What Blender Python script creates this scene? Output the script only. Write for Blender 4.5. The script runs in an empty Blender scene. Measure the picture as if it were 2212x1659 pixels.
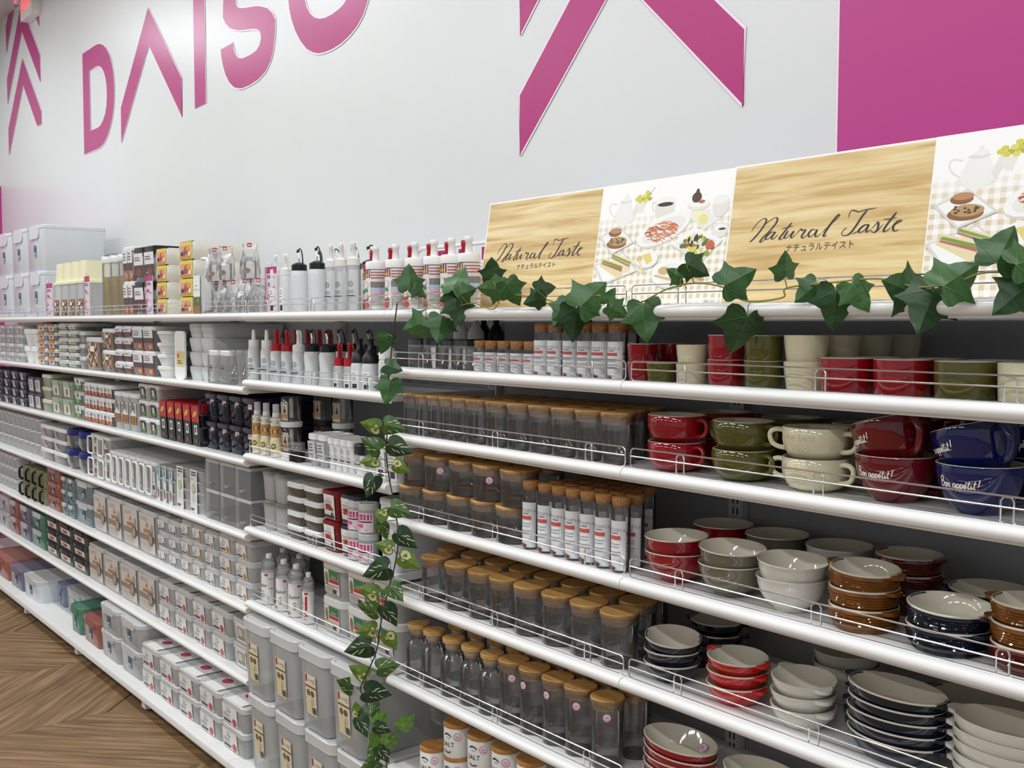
import bpy, math, random
from mathutils import Vector, Matrix
from mathutils.geometry import tessellate_polygon
from functools import lru_cache

random.seed(7)
SC = bpy.context.scene
COL = SC.collection
PI = math.pi

# ------------------------------------------------------------------ camera
cam_data = bpy.data.cameras.new('camera')
cam_data.sensor_width = 36.0
cam_data.lens = 2236 / 2212 * 36.0
cam_data.clip_start = 0.02
cam_data.clip_end = 100
camera = bpy.data.objects.new('camera', cam_data)
COL.objects.link(camera)
_al, _pi, _ro = math.radians(39.2507), math.radians(3.2308), math.radians(0.117)
_fw = Vector((-math.cos(_al) * math.cos(_pi), math.sin(_al) * math.cos(_pi), -math.sin(_pi)))
_rt = Vector((math.sin(_al), math.cos(_al), 0))
_up = _rt.cross(_fw)
_r2 = math.cos(_ro) * _rt + math.sin(_ro) * _up
_u2 = -math.sin(_ro) * _rt + math.cos(_ro) * _up
_mx = Matrix((_r2, _u2, -_fw)).transposed().to_4x4()
_mx.translation = (1.4944, -1.5183, 1.575)
camera.matrix_world = _mx
SC.camera = camera

# ------------------------------------------------------------------ world, lamps, exposure
SC.view_settings.view_transform = 'Standard'
SC.view_settings.look = 'None'
SC.view_settings.gamma = 1.0
SC.view_settings.use_curve_mapping = False
SC.view_settings.exposure = 0.09
SC.cycles.transparent_max_bounces = 40
SC.cycles.max_bounces = 8
SC.cycles.use_denoising = True
world = bpy.data.worlds.new('world')
SC.world = world
world.use_nodes = True
world.node_tree.nodes['Background'].inputs[0].default_value = (0.90, 0.96, 1.0, 1)
world.node_tree.nodes['Background'].inputs[1].default_value = 0.40

CEIL = 3.775
WALLY = 0.45
LAMP_SPOTS = [(x, y) for y in (-0.72, -2.7, -4.7) for x in (-5.9, -4.1, -2.2, -0.3, 1.6, 3.5)]
LAMP_POWER = 19.5

# ------------------------------------------------------------------ materials
def lin(h):
    h = h.lstrip('#')
    out = []
    for i in (0, 2, 4):
        c = int(h[i:i + 2], 16) / 255
        out.append(c / 12.92 if c <= 0.04045 else ((c + 0.055) / 1.055) ** 2.4)
    return tuple(out)

MATS = {}

def _new(name):
    m = bpy.data.materials.new(name)
    m.use_nodes = True
    nt = m.node_tree
    nt.nodes.clear()
    out = nt.nodes.new('ShaderNodeOutputMaterial')
    MATS[name] = m
    return m, nt, out

def solid(name, col, rough=0.4, metal=0.0, spec=0.5, vary=0.0, vscale=30.0, bump=0.0, bscale=200.0, coat=0.0):
    m, nt, out = _new(name)
    b = nt.nodes.new('ShaderNodeBsdfPrincipled')
    c = lin(col) if isinstance(col, str) else col
    b.inputs['Base Color'].default_value = (*c, 1)
    b.inputs['Roughness'].default_value = rough
    b.inputs['Metallic'].default_value = metal
    b.inputs['Specular IOR Level'].default_value = spec
    b.inputs['Coat Weight'].default_value = coat
    b.inputs['Coat Roughness'].default_value = 0.06
    tc = nt.nodes.new('ShaderNodeTexCoord')
    if vary:
        n = nt.nodes.new('ShaderNodeTexNoise')
        n.inputs['Scale'].default_value = vscale
        n.inputs['Detail'].default_value = 4
        nt.links.new(tc.outputs['Object'], n.inputs['Vector'])
        r = nt.nodes.new('ShaderNodeValToRGB')
        r.color_ramp.elements[0].position = 0.3
        r.color_ramp.elements[1].position = 0.7
        r.color_ramp.elements[0].color = (*[x * (1 - vary) for x in c], 1)
        r.color_ramp.elements[1].color = (*[min(1, x * (1 + vary)) for x in c], 1)
        nt.links.new(n.outputs['Fac'], r.inputs['Fac'])
        nt.links.new(r.outputs['Color'], b.inputs['Base Color'])
    if bump:
        n2 = nt.nodes.new('ShaderNodeTexNoise')
        n2.inputs['Scale'].default_value = bscale
        nt.links.new(tc.outputs['Object'], n2.inputs['Vector'])
        bp = nt.nodes.new('ShaderNodeBump')
        bp.inputs['Strength'].default_value = bump
        bp.inputs['Distance'].default_value = 0.002
        nt.links.new(n2.outputs['Fac'], bp.inputs['Height'])
        nt.links.new(bp.outputs['Normal'], b.inputs['Normal'])
    nt.links.new(b.outputs[0], out.inputs[0])
    return m

def clear(name, tint='#f4f6f6', edge='#9aa0a0', haze=0.0, hazecol='#e8ecec', refl=0.9, rough=0.03, edge_amt=0.7, rim=0.4):
    """thin-walled glass or clear plastic: light passes, the rim of the form reflects and greys"""
    m, nt, out = _new(name)
    N = nt.nodes.new
    tr = N('ShaderNodeBsdfTransparent'); tr.inputs[0].default_value = (*lin(tint), 1)
    te = N('ShaderNodeBsdfTransparent'); te.inputs[0].default_value = (*lin(edge), 1)
    lw = N('ShaderNodeLayerWeight'); lw.inputs['Blend'].default_value = 0.35
    pw = N('ShaderNodeMath'); pw.operation = 'POWER'; pw.inputs[1].default_value = 2.2
    nt.links.new(lw.outputs['Facing'], pw.inputs[0])
    ml = N('ShaderNodeMath'); ml.operation = 'MULTIPLY'; ml.inputs[1].default_value = edge_amt
    nt.links.new(pw.outputs[0], ml.inputs[0])
    m1 = N('ShaderNodeMixShader')
    nt.links.new(ml.outputs[0], m1.inputs[0]); nt.links.new(tr.outputs[0], m1.inputs[1]); nt.links.new(te.outputs[0], m1.inputs[2])
    df = N('ShaderNodeBsdfDiffuse'); df.inputs[0].default_value = (*lin(hazecol), 1)
    tl = N('ShaderNodeBsdfTranslucent'); tl.inputs[0].default_value = (*lin(hazecol), 1)
    mh = N('ShaderNodeMixShader'); mh.inputs[0].default_value = 0.12
    nt.links.new(df.outputs[0], mh.inputs[1]); nt.links.new(tl.outputs[0], mh.inputs[2])
    m2 = N('ShaderNodeMixShader')
    gz = N('ShaderNodeMath'); gz.operation = 'MULTIPLY_ADD'; gz.use_clamp = True
    gz.inputs[1].default_value = rim; gz.inputs[2].default_value = haze
    p4 = N('ShaderNodeMath'); p4.operation = 'POWER'; p4.inputs[1].default_value = 5.0
    nt.links.new(lw.outputs['Facing'], p4.inputs[0]); nt.links.new(p4.outputs[0], gz.inputs[0]); nt.links.new(gz.outputs[0], m2.inputs[0])
    nt.links.new(m1.outputs[0], m2.inputs[1]); nt.links.new(mh.outputs[0], m2.inputs[2])
    gl = N('ShaderNodeBsdfGlossy'); gl.inputs['Roughness'].default_value = rough
    fr = N('ShaderNodeFresnel'); fr.inputs[0].default_value = 1.48
    fm = N('ShaderNodeMath'); fm.operation = 'MULTIPLY'; fm.inputs[1].default_value = refl; fm.use_clamp = True
    nt.links.new(fr.outputs[0], fm.inputs[0])
    m3 = N('ShaderNodeMixShader')
    nt.links.new(fm.outputs[0], m3.inputs[0]); nt.links.new(m2.outputs[0], m3.inputs[1]); nt.links.new(gl.outputs[0], m3.inputs[2])
    nt.links.new(m3.outputs[0], out.inputs[0])
    return m

def wood(name, c1, c2, scale=1.0, rough=0.45, axis='X', stretch=14.0, coords='Object', c3=None, print_=False):
    m, nt, out = _new(name)
    N = nt.nodes.new
    b = N('ShaderNodeBsdfPrincipled'); b.inputs['Roughness'].default_value = rough
    tc = N('ShaderNodeTexCoord'); mp = N('ShaderNodeMapping')
    s = [stretch * scale] * 3
    s['XYZ'.index(axis)] = scale
    mp.inputs['Scale'].default_value = s
    nt.links.new(tc.outputs[coords], mp.inputs[0])
    oi = N('ShaderNodeObjectInfo'); ad = N('ShaderNodeVectorMath'); ad.operation = 'ADD'
    ml = N('ShaderNodeMath'); ml.operation = 'MULTIPLY'; ml.inputs[1].default_value = 37.0
    nt.links.new(oi.outputs['Random'], ml.inputs[0])
    nt.links.new(mp.outputs[0], ad.inputs[0]); nt.links.new(ml.outputs[0], ad.inputs[1])
    n1 = N('ShaderNodeTexNoise'); n1.inputs['Scale'].default_value = 1.0; n1.inputs['Detail'].default_value = 6; n1.inputs['Distortion'].default_value = 0.6
    nt.links.new(ad.outputs[0], n1.inputs['Vector'])
    r = N('ShaderNodeValToRGB')
    r.color_ramp.elements[0].position = 0.32; r.color_ramp.elements[1].position = 0.68
    r.color_ramp.elements[0].color = (*lin(c1), 1); r.color_ramp.elements[1].color = (*lin(c2), 1)
    if c3:
        e = r.color_ramp.elements.new(0.5); e.color = (*lin(c3), 1)
    nt.links.new(n1.outputs['Fac'], r.inputs[0])
    nt.links.new(r.outputs[0], b.inputs['Base Color'])
    nt.links.new(b.outputs[0], out.inputs[0])
    return m

def printed():
    m, nt, out = _new('print')
    b = nt.nodes.new('ShaderNodeBsdfPrincipled'); b.inputs['Roughness'].default_value = 0.4
    a = nt.nodes.new('ShaderNodeAttribute'); a.attribute_name = 'Col'
    nt.links.new(a.outputs['Color'], b.inputs['Base Color'])
    nt.links.new(b.outputs[0], out.inputs[0])

def leafmat(name, rough=0.42):
    m, nt, out = _new(name)
    N = nt.nodes.new
    b = N('ShaderNodeBsdfPrincipled'); b.inputs['Roughness'].default_value = rough
    a = N('ShaderNodeAttribute'); a.attribute_name = 'Col'
    tc = N('ShaderNodeTexCoord'); n = N('ShaderNodeTexNoise'); n.inputs['Scale'].default_value = 60
    nt.links.new(tc.outputs['Object'], n.inputs['Vector'])
    mx = N('ShaderNodeMixRGB'); mx.blend_type = 'MULTIPLY'; mx.inputs[0].default_value = 0.5
    r = N('ShaderNodeValToRGB'); r.color_ramp.elements[0].color = (.55, .55, .5, 1); r.color_ramp.elements[1].color = (1.2, 1.2, 1.1, 1)
    nt.links.new(n.outputs['Fac'], r.inputs[0])
    nt.links.new(a.outputs['Color'], mx.inputs[1]); nt.links.new(r.outputs[0], mx.inputs[2])
    nt.links.new(mx.outputs[0], b.inputs['Base Color'])
    nt.links.new(b.outputs[0], out.inputs[0])

def emit(name, col, s):
    m, nt, out = _new(name)
    e = nt.nodes.new('ShaderNodeEmission'); e.inputs[0].default_value = (*lin(col), 1); e.inputs[1].default_value = s
    nt.links.new(e.outputs[0], out.inputs[0])

printed(); leafmat('leaf')
solid('wall_white', '#dfe1e0', rough=0.33, vary=0.012, vscale=3, bump=0.05, bscale=350)
solid('wall_pink', '#bb3a88', rough=0.38, bump=0.05, bscale=350)
solid('vinyl_pink', '#b42077', rough=0.31)
solid('vinyl_edge', '#f6e9f1', rough=0.4)
solid('ceiling_paint', '#cfcac9', rough=0.8)
wood('floor_wood', '#6a5036', '#a38460', scale=2.6, rough=0.42, axis='X', stretch=14, c3='#866a4a')
solid('floor_dark', '#84694c', rough=0.45)
solid('steel_white', '#e9e9e6', rough=0.32, vary=0.01, vscale=20)
solid('lip_white', '#f2f2ef', rough=0.22)
solid('panel_grey', '#a2a3a6', rough=0.5, vary=0.02, vscale=8)
solid('panel_pale', '#c6c7c6', rough=0.5, vary=0.02, vscale=8)
solid('slot_black', '#050505', rough=0.8)
solid('chrome', '#e9e9ec', rough=0.24, metal=1.0)
solid('paper', '#f4f3ef', rough=0.55)
solid('plastic_white', '#efefec', rough=0.35)
solid('plastic_black', '#131416', rough=0.35)
solid('plastic_red', '#b01627', rough=0.35)
solid('plastic_cream', '#f3efc9', rough=0.4)
solid('plastic_navy', '#1b1c33', rough=0.25)
solid('plastic_cobalt', '#23307c', rough=0.3)
solid('plastic_beige', '#d8cfb6', rough=0.4)
solid('plastic_olive', '#7d7a5a', rough=0.45)
solid('glaze_red', '#940c19', rough=0.055, coat=0.4)
solid('glaze_maroon', '#680a11', rough=0.055, coat=0.4)
solid('glaze_bright', '#c01f1c', rough=0.055, coat=0.4)
solid('glaze_olive', '#56541f', rough=0.055, coat=0.3)
solid('glaze_cream', '#dcd5b4', rough=0.055, coat=0.3)
solid('glaze_white', '#dad7cd', rough=0.055, coat=0.3)
solid('glaze_taupe', '#6f6a59', rough=0.055, coat=0.3)
solid('glaze_brown', '#73430f', rough=0.0552, coat=0.3, vary=0.25, vscale=40)
solid('glaze_rust', '#5a1d12', rough=0.0552, coat=0.3, vary=0.2, vscale=40)
solid('glaze_navy', '#081626', rough=0.055, coat=0.3, vary=0.2, vscale=30)
solid('glaze_blue', '#0d1852', rough=0.055, coat=0.4)
solid('glaze_inner', '#d9d3c2', rough=0.055, coat=0.3)
wood('bamboo', '#c9954c', '#e6ba76', scale=9, rough=0.42, axis='X', stretch=7)
wood('bamboo_dark', '#a8743a', '#c8924e', scale=9, rough=0.42, axis='X', stretch=7)
solid('cork', '#b07c46', rough=0.8, vary=0.4, vscale=260, bump=0.4, bscale=400)
clear('glass', '#ffffff', '#c2c8c8', haze=0.05, hazecol='#ffffff', refl=1.15, rough=0.03, edge_amt=0.55)
clear('glass_base', '#f8faf9', '#b9c0c0', haze=0.16, hazecol='#f4f8f8', refl=1.1)
clear('bag_film', '#ffffff', '#ffffff', haze=0.2, hazecol='#ffffff', refl=1.2, rough=0.15, edge_amt=0.2)
clear('film', '#ffffff', '#ffffff', haze=0.04, hazecol='#ffffff', refl=1.7, rough=0.1, edge_amt=0.2)
clear('plastic_clear', '#ffffff', '#d4d8d8', haze=0.17, hazecol='#fbfdfd', refl=1.2, rough=0.06)
clear('plastic_frost', '#ffffff', '#dde1e1', haze=0.46, hazecol='#fcfefe', refl=1.0, rough=0.15)
clear('plastic_ivory', '#ffffff', '#eeeade', haze=0.9, hazecol='#f6f2e4', refl=1.0, rough=0.25)
clear('plastic_milky', '#ffffff', '#e0e4e6', haze=0.80, hazecol='#fafcfd', refl=1.0, rough=0.2)
clear('plastic_lid', '#ffffff', '#e4e6e6', haze=0.68, hazecol='#fcfdfc', refl=1.1, rough=0.15)
clear('plastic_cloud', '#ffffff', '#e2e6ee', haze=0.92, hazecol='#f2f6fc', refl=1.0, rough=0.15)
for nm, a, b_ in (('green', '#9fcdb8', '#7cba9e'), ('coral', '#e6b4aa', '#e09284'), ('teal', '#c4d6dc', '#b4cbd2'), ('blue', '#c0cae2', '#b2c0dc'), ('purple', '#c0bace', '#b2acc8'), ('smoke', '#8a857c', '#8c867a'), ('navy', '#2a2c48', '#24263e'), ('red', '#c05058', '#c23c44'), ('slate', '#5a6474', '#5a6474'), ('lime', '#dcebd2', '#dcead0')):
    clear('tint_' + nm, a, a, haze=0.45, hazecol=b_, refl=0.9, rough=0.12)
solid('stem_brown', '#3c3420', rough=0.7)
solid('stem_green', '#8a8a38', rough=0.6)
wood('print_wood', '#c4a062', '#eedaa8', scale=4, rough=0.42, axis='X', stretch=15, c3='#dfc48a')
solid('foam_board', '#f7f7f4', rough=0.45)
solid('food_orange', '#c9803a', rough=0.6, vary=0.4, vscale=120)
solid('food_brown', '#4a2c20', rough=0.6, vary=0.5, vscale=160)
solid('food_pasta', '#d9b71e', rough=0.5, vary=0.12, vscale=60)
emit('lamp_white', '#fbfcff', 14.0)
emit('exit_red', '#ff2a2e', 4.0)

# ------------------------------------------------------------------ mesh helpers
class MB:
    def __init__(s):
        s.v, s.f, s.m, s.c = [], [], [], []
    def add(s, v, f, m=0, c=(1, 1, 1)):
        o = len(s.v)
        s.v += [tuple(p) for p in v]
        for q in f:
            s.f.append(tuple(i + o for i in q)); s.m.append(m); s.c.append(c)
        return s
    def mesh(s, name, mats, smooth=0.7, color=False):
        me = bpy.data.meshes.new(name)
        me.from_pydata(s.v, [], s.f)
        if isinstance(mats, str):
            mats = [mats]
        for n in mats:
            me.materials.append(MATS[n])
        if len(mats) > 1:
            me.polygons.foreach_set('material_index', s.m)
        if color:
            ca = me.color_attributes.new('Col', 'FLOAT_COLOR', 'CORNER')
            buf = []
            for p, c in zip(me.polygons, s.c):
                buf += [c[0], c[1], c[2], 1.0] * p.loop_total
            ca.data.foreach_set('color', buf)
        if smooth:
            me.shade_smooth()
            me.set_sharp_from_angle(angle=smooth)
        me.update()
        return me

def box(mb, x0, x1, y0, y1, z0, z1, m=0, c=(1, 1, 1)):
    v = [(x0, y0, z0), (x1, y0, z0), (x1, y1, z0), (x0, y1, z0), (x0, y0, z1), (x1, y0, z1), (x1, y1, z1), (x0, y1, z1)]
    return mb.add(v, [(0, 3, 2, 1), (4, 5, 6, 7), (0, 1, 5, 4), (1, 2, 6, 5), (2, 3, 7, 6), (3, 0, 4, 7)], m, c)

def rr(w, d, r, n=3, cx=0, cy=0):
    pts = []
    r = min(r, w / 2 - 1e-5, d / 2 - 1e-5)
    for k, (sx, sy) in enumerate(((1, -1), (1, 1), (-1, 1), (-1, -1))):
        ox, oy = sx * (w / 2 - r), sy * (d / 2 - r)
        a0 = -PI / 2 + k * PI / 2
        for i in range(n + 1):
            a = a0 + PI / 2 * i / n
            pts.append((cx + ox + r * math.cos(a), cy + oy + r * math.sin(a)))
    return pts

def loft(mb, rings, m=0, cap0=True, cap1=True, c=(1, 1, 1)):
    n = len(rings[0])
    v = [p for r in rings for p in r]
    f = []
    for k in range(len(rings) - 1):
        for i in range(n):
            j = (i + 1) % n
            f.append((k * n + i, k * n + j, (k + 1) * n + j, (k + 1) * n + i))
    if cap0:
        f.append(tuple(range(n - 1, -1, -1)))
    if cap1:
        o = (len(rings) - 1) * n
        f.append(tuple(o + i for i in range(n)))
    return mb.add(v, f, m, c)

def rloft(mb, secs, m=0, n=3, cap0=True, cap1=True):
    """secs: (w, d, r, z)"""
    return loft(mb, [[(x, y, z) for x, y in rr(w, d, r, n)] for w, d, r, z in secs], m, cap0, cap1)

def lathe(mb, prof, n=24, m=0, sx=1.0, sy=1.0, cap0=True, cap1=True, seg=None):
    """prof: (r, z) from bottom to top; seg: material per profile segment"""
    rings = []
    for r, z in prof:
        rings.append([(r * sx * math.cos(2 * PI * i / n), r * sy * math.sin(2 * PI * i / n), z) for i in range(n)])
    v = [p for r in rings for p in r]
    o0 = len(mb.v)
    mb.v += v
    for k in range(len(rings) - 1):
        mm = seg[k] if seg else m
        for i in range(n):
            j = (i + 1) % n
            mb.f.append((o0 + k * n + i, o0 + k * n + j, o0 + (k + 1) * n + j, o0 + (k + 1) * n + i)); mb.m.append(mm); mb.c.append((1, 1, 1))
    if cap0:
        mb.f.append(tuple(o0 + i for i in range(n - 1, -1, -1))); mb.m.append(seg[0] if seg else m); mb.c.append((1, 1, 1))
    if cap1:
        o = o0 + (len(rings) - 1) * n
        mb.f.append(tuple(o + i for i in range(n))); mb.m.append(seg[-1] if seg else m); mb.c.append((1, 1, 1))
    return mb

def tube(mb, path, rad, n=6, closed=False, m=0, c=(1, 1, 1), caps=True):
    P = [Vector(p) for p in path]
    k = len(P)
    rads = rad if isinstance(rad, (list, tuple)) else [rad] * k
    rings = []
    nrm = None
    for i in range(k):
        a = P[(i - 1) % k] if (closed or i > 0) else P[i]
        b = P[(i + 1) % k] if (closed or i < k - 1) else P[i]
        t = (b - a).normalized()
        if nrm is None:
            nrm = t.orthogonal().normalized()
        nrm = (nrm - t * nrm.dot(t))
        nrm = nrm.normalized() if nrm.length > 1e-6 else t.orthogonal().normalized()
        bn = t.cross(nrm)
        rings.append([tuple(P[i] + (nrm * math.cos(2 * PI * j / n) + bn * math.sin(2 * PI * j / n)) * rads[i]) for j in range(n)])
    if closed:
        rings.append(rings[0])
    return loft(mb, rings, m, caps and not closed, caps and not closed, c)

def crom(pts, sub=5, closed=False):
    """Catmull-Rom through pts of any dimension"""
    out = []
    n = len(pts)
    for i in range(n if closed else n - 1):
        g = (lambda k: pts[k % n]) if closed else (lambda k: pts[max(0, min(n - 1, k))])
        p0, p1, p2, p3 = g(i - 1), g(i), g(i + 1), g(i + 2)
        for s in range(sub):
            t = s / sub
            out.append(tuple(0.5 * (2 * b + (c - a) * t + (2 * a - 5 * b + 4 * c - d) * t * t + (3 * b - a - 3 * c + d) * t ** 3) for a, b, c, d in zip(p0, p1, p2, p3)))
    if not closed:
        out.append(tuple(pts[-1]))
    return out

def tess(pts, holes=()):
    loops = [[Vector((x, y, 0)) for x, y in pts]] + [[Vector((x, y, 0)) for x, y in h] for h in holes]
    flat = [(p.x, p.y) for l in loops for p in l]
    return flat, [tuple(t) for t in tessellate_polygon(loops)]

@lru_cache(None)
def text2d(s, shear=0.0):
    cu = bpy.data.curves.new('lettering', 'FONT')
    cu.body = s; cu.size = 1.0; cu.align_x = 'CENTER'; cu.align_y = 'CENTER'; cu.shear = shear; cu.resolution_u = 2
    ob = bpy.data.objects.new('lettering', cu)
    me = ob.to_mesh()
    v = [(p.co.x, p.co.y) for p in me.vertices]
    f = [tuple(p.vertices) for p in me.polygons]
    ob.to_mesh_clear()
    bpy.data.objects.remove(ob)
    bpy.data.curves.remove(cu)
    return v, f

def ell(cx, cy, rx, ry, rot=0.0, n=20):
    c, s = math.cos(rot), math.sin(rot)
    return [(cx + rx * math.cos(2 * PI * i / n) * c - ry * math.sin(2 * PI * i / n) * s, cy + rx * math.cos(2 * PI * i / n) * s + ry * math.sin(2 * PI * i / n) * c) for i in range(n)]

def ribbon2d(pts, wid):
    """flat stroke outline strip: list of quads"""
    V, F = [], []
    k = len(pts)
    ws = wid if isinstance(wid, (list, tuple)) else [wid] * k
    for i in range(k):
        a = pts[max(0, i - 1)]; b = pts[min(k - 1, i + 1)]
        dx, dy = b[0] - a[0], b[1] - a[1]
        L = math.hypot(dx, dy) or 1
        nx, ny = -dy / L * ws[i] / 2, dx / L * ws[i] / 2
        V += [(pts[i][0] + nx, pts[i][1] + ny), (pts[i][0] - nx, pts[i][1] - ny)]
    for i in range(k - 1):
        F.append((2 * i, 2 * i + 1, 2 * i + 3, 2 * i + 2))
    return V, F

class Art:
    """flat print, laid shape over shape in 2-D and then wrapped onto a surface"""
    def __init__(s):
        s.s, s.k, s.hold = [], 0, False
    def _a(s, v, f, c):
        s.s.append((v, f, c, s.k))
        if not s.hold:
            s.k += 1
    def poly(s, pts, col, holes=()):
        v, f = tess(pts, holes); s._a(v, f, lin(col)); return s
    def rect(s, x0, y0, x1, y1, col, nx=1):
        v, f = [], []
        for i in range(nx + 1):
            x = x0 + (x1 - x0) * i / nx
            v += [(x, y0), (x, y1)]
        for i in range(nx):
            f.append((2 * i, 2 * i + 2, 2 * i + 3, 2 * i + 1))
        s._a(v, f, lin(col)); return s
    def disc(s, cx, cy, rx, ry, col, rot=0, n=20):
        p = ell(cx, cy, rx, ry, rot, n)
        s._a([(cx, cy)] + p, [(0, i + 1, (i + 1) % n + 1) for i in range(n)], lin(col)); return s
    def ring(s, cx, cy, r0, r1, col, n=24):
        a, b = ell(cx, cy, r0, r0, 0, n), ell(cx, cy, r1, r1, 0, n)
        s._a(a + b, [(i, (i + 1) % n, n + (i + 1) % n, n + i) for i in range(n)], lin(col)); return s
    def text(s, t, cx, cy, h, col, shear=0.0, sx=1.0, rot=0.0):
        v, f = text2d(t, shear)
        c, n = math.cos(rot), math.sin(rot)
        s._a([(cx + (x * h * sx) * c - y * h * n, cy + x * h * sx * n + y * h * c) for x, y in v], f, lin(col)); return s
    def stroke(s, pts, w, col):
        v, f = ribbon2d(pts, w); s._a(v, f, lin(col)); return s
    def lines(s, x0, x1, ys, h, col, seed=1):
        rnd = random.Random(seed)
        for y in ys:
            s.rect(x0, y, x0 + (x1 - x0) * rnd.uniform(0.65, 1.0), y + h, col, 2)
        return s
    def chev(s, cx, y0, w, h, n, th, col):
        for k in range(n):
            y = y0 + k * h
            s.poly([(cx - w / 2, y), (cx, y + w * 0.42), (cx + w / 2, y), (cx + w / 2, y + th), (cx, y + w * 0.42 + th), (cx - w / 2, y + th)], col)
        return s
    def mesh(s, name, mapper, step=0.00025, mat='print'):
        mb = MB()
        for v, f, c, k in s.s:
            mb.add([mapper(x, y, 0.0005 + step * k) for x, y in v], f, 0, c)
        return mb.mesh(name, mat, smooth=0, color=True)

def on_front(y, z0=0.0, cx=0.0, slope=0.0):
    """print that faces the aisle, on the plane y (slope: how the wall leans back per metre of height)"""
    return lambda a, b, o: (cx + a, y - o - slope * b, z0 + b)

def on_top(z, y0=0.0):
    return lambda a, b, o: (a, y0 + b, z + o)

def on_tube(r, z0=0.0, turn=0.0):
    """wrapped round a cylinder; a is the arc length, a=0 faces the aisle"""
    return lambda a, b, o: ((r + o) * math.sin(a / r + turn), -(r + o) * math.cos(a / r + turn), z0 + b)

# ------------------------------------------------------------------ things
def obj(name, me, parent=None, kind=None, loc=None, label=None):
    o = bpy.data.objects.new(name, me)
    COL.objects.link(o)
    if parent is not None:
        o.parent = parent
    if loc is not None:
        o.location = loc
    if kind:
        o['kind'] = kind
    if label:
        o['label'] = label
    return o

def put(name, label, cat, parts, loc=(0, 0, 0), rz=0.0, group=None, rot=None, scale=1.0):
    """parts: (part name, mesh) or (part name, mesh, [(sub-part, mesh) ...])"""
    if len(parts) == 1 and len(parts[0]) == 2:
        root = bpy.data.objects.new(name, parts[0][1])
        COL.objects.link(root)
    else:
        root = bpy.data.objects.new(name, None)
        root.empty_display_size = 0.02
        COL.objects.link(root)
        for p in parts:
            po = obj(p[0], p[1], root)
            if len(p) > 2:
                for q in p[2]:
                    obj(q[0], q[1], po)
    root.location = loc
    root.rotation_euler = rot if rot else (0, 0, rz)
    if scale != 1.0:
        root.scale = (scale,) * 3
    root['label'] = label
    root['category'] = cat
    if group:
        root['group'] = group
    return root

def struct(name, me, loc=None):
    o = obj(name, me, kind='structure', loc=loc)
    return o

ORD = ['first', 'second', 'third', 'fourth', 'fifth', 'sixth', 'seventh', 'eighth', 'ninth', 'tenth', 'eleventh', 'twelfth', 'thirteenth', 'fourteenth', 'fifteenth', 'sixteenth']
TIER = {1: [''], 2: ['lower ', 'upper '], 3: ['bottom ', 'middle ', 'top '], 4: ['bottom ', 'second-tier ', 'third-tier ', 'topmost '], 5: ['bottom ', 'second-tier ', 'third-tier ', 'fourth-tier ', 'topmost '], 6: ['bottom ', 'second-tier ', 'third-tier ', 'fourth-tier ', 'fifth-tier ', 'topmost ']}
# ------------------------------------------------------------------ the room
mb = MB(); box(mb, -6.92, 6.5, WALLY, WALLY + 0.12, 0, CEIL)
wall_back = struct('wall_back', mb.mesh('wall_back', 'wall_white', 0))
mb = MB(); box(mb, (0.1916, 2.0759)[0], 6.5, WALLY - 0.002, WALLY + 0.001, 0.0, CEIL)
obj('painted_panel', mb.mesh('painted_panel', 'wall_pink', 0), wall_back, label='magenta painted panel of the wall')
mb = MB(); box(mb, (0.1916, 2.0759)[0] - 0.004, (0.1916, 2.0759)[0], WALLY - 0.0015, WALLY + 0.001, 0.0, CEIL)
obj('panel_edge', mb.mesh('panel_edge', 'vinyl_edge', 0), wall_back)
mb = MB(); box(mb, -7.04, -6.92, -9, WALLY, 0, CEIL)
wall_left = struct('wall_left', mb.mesh('wall_left', 'wall_white', 0))
mb = MB(); box(mb, -6.922, -6.916, -0.5, WALLY, 0, 2.6)
obj('painted_panel', mb.mesh('painted_panel', 'wall_pink', 0), wall_left, label='magenta painted panel in the corner')
mb = MB(); box(mb, -7.04, 6.5, -9, WALLY + 0.12, CEIL, CEIL + 0.1)
struct('ceiling', mb.mesh('ceiling', 'ceiling_paint', 0))
mb = MB(); box(mb, -7.04, 6.5, -9, WALLY + 0.12, -0.1, -0.004)
floor = struct('floor', mb.mesh('floor', 'floor_dark', 0))
# chevron planks, cut at 45 degrees along strips that run away from the wall
PW, STRIP = 0.17, 0.72
for k in range(-4, 3):
    xs = -3.47 + k * STRIP
    if xs > -1.0 or xs < -6.0:
        continue
    sgn = -1 if k % 2 == 0 else 1
    mb = MB(); g = 0.0012
    a, b = g, STRIP - g
    v0 = [(a, a * sgn + g), (b, b * sgn + g), (b, b * sgn + PW - g), (a, a * sgn + PW - g)]
    v = [(x, y, -0.004) for x, y in v0] + [(x, y, 0.0) for x, y in v0]
    mb.add(v, [(4, 5, 6, 7), (0, 1, 5, 4), (1, 2, 6, 5), (2, 3, 7, 6), (3, 0, 4, 7)])
    # plank grain runs along its own 45 degree axis
    ang = sgn * PI / 4
    mb.v = [(x * math.cos(ang) + y * math.sin(ang), -x * math.sin(ang) + y * math.cos(ang), z) for x, y, z in mb.v]
    me = mb.mesh('plank', 'floor_wood', 0)
    for j in range(-16, 9):
        y = j * PW - (0.72 if sgn > 0 else 0) + 0.03
        if y < -1.9 or y + max(0, sgn * STRIP) > 0.44:
            continue
        o = obj('plank', me, floor, loc=(xs, y, 0))
        o.rotation_euler = (0, 0, ang)
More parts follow.
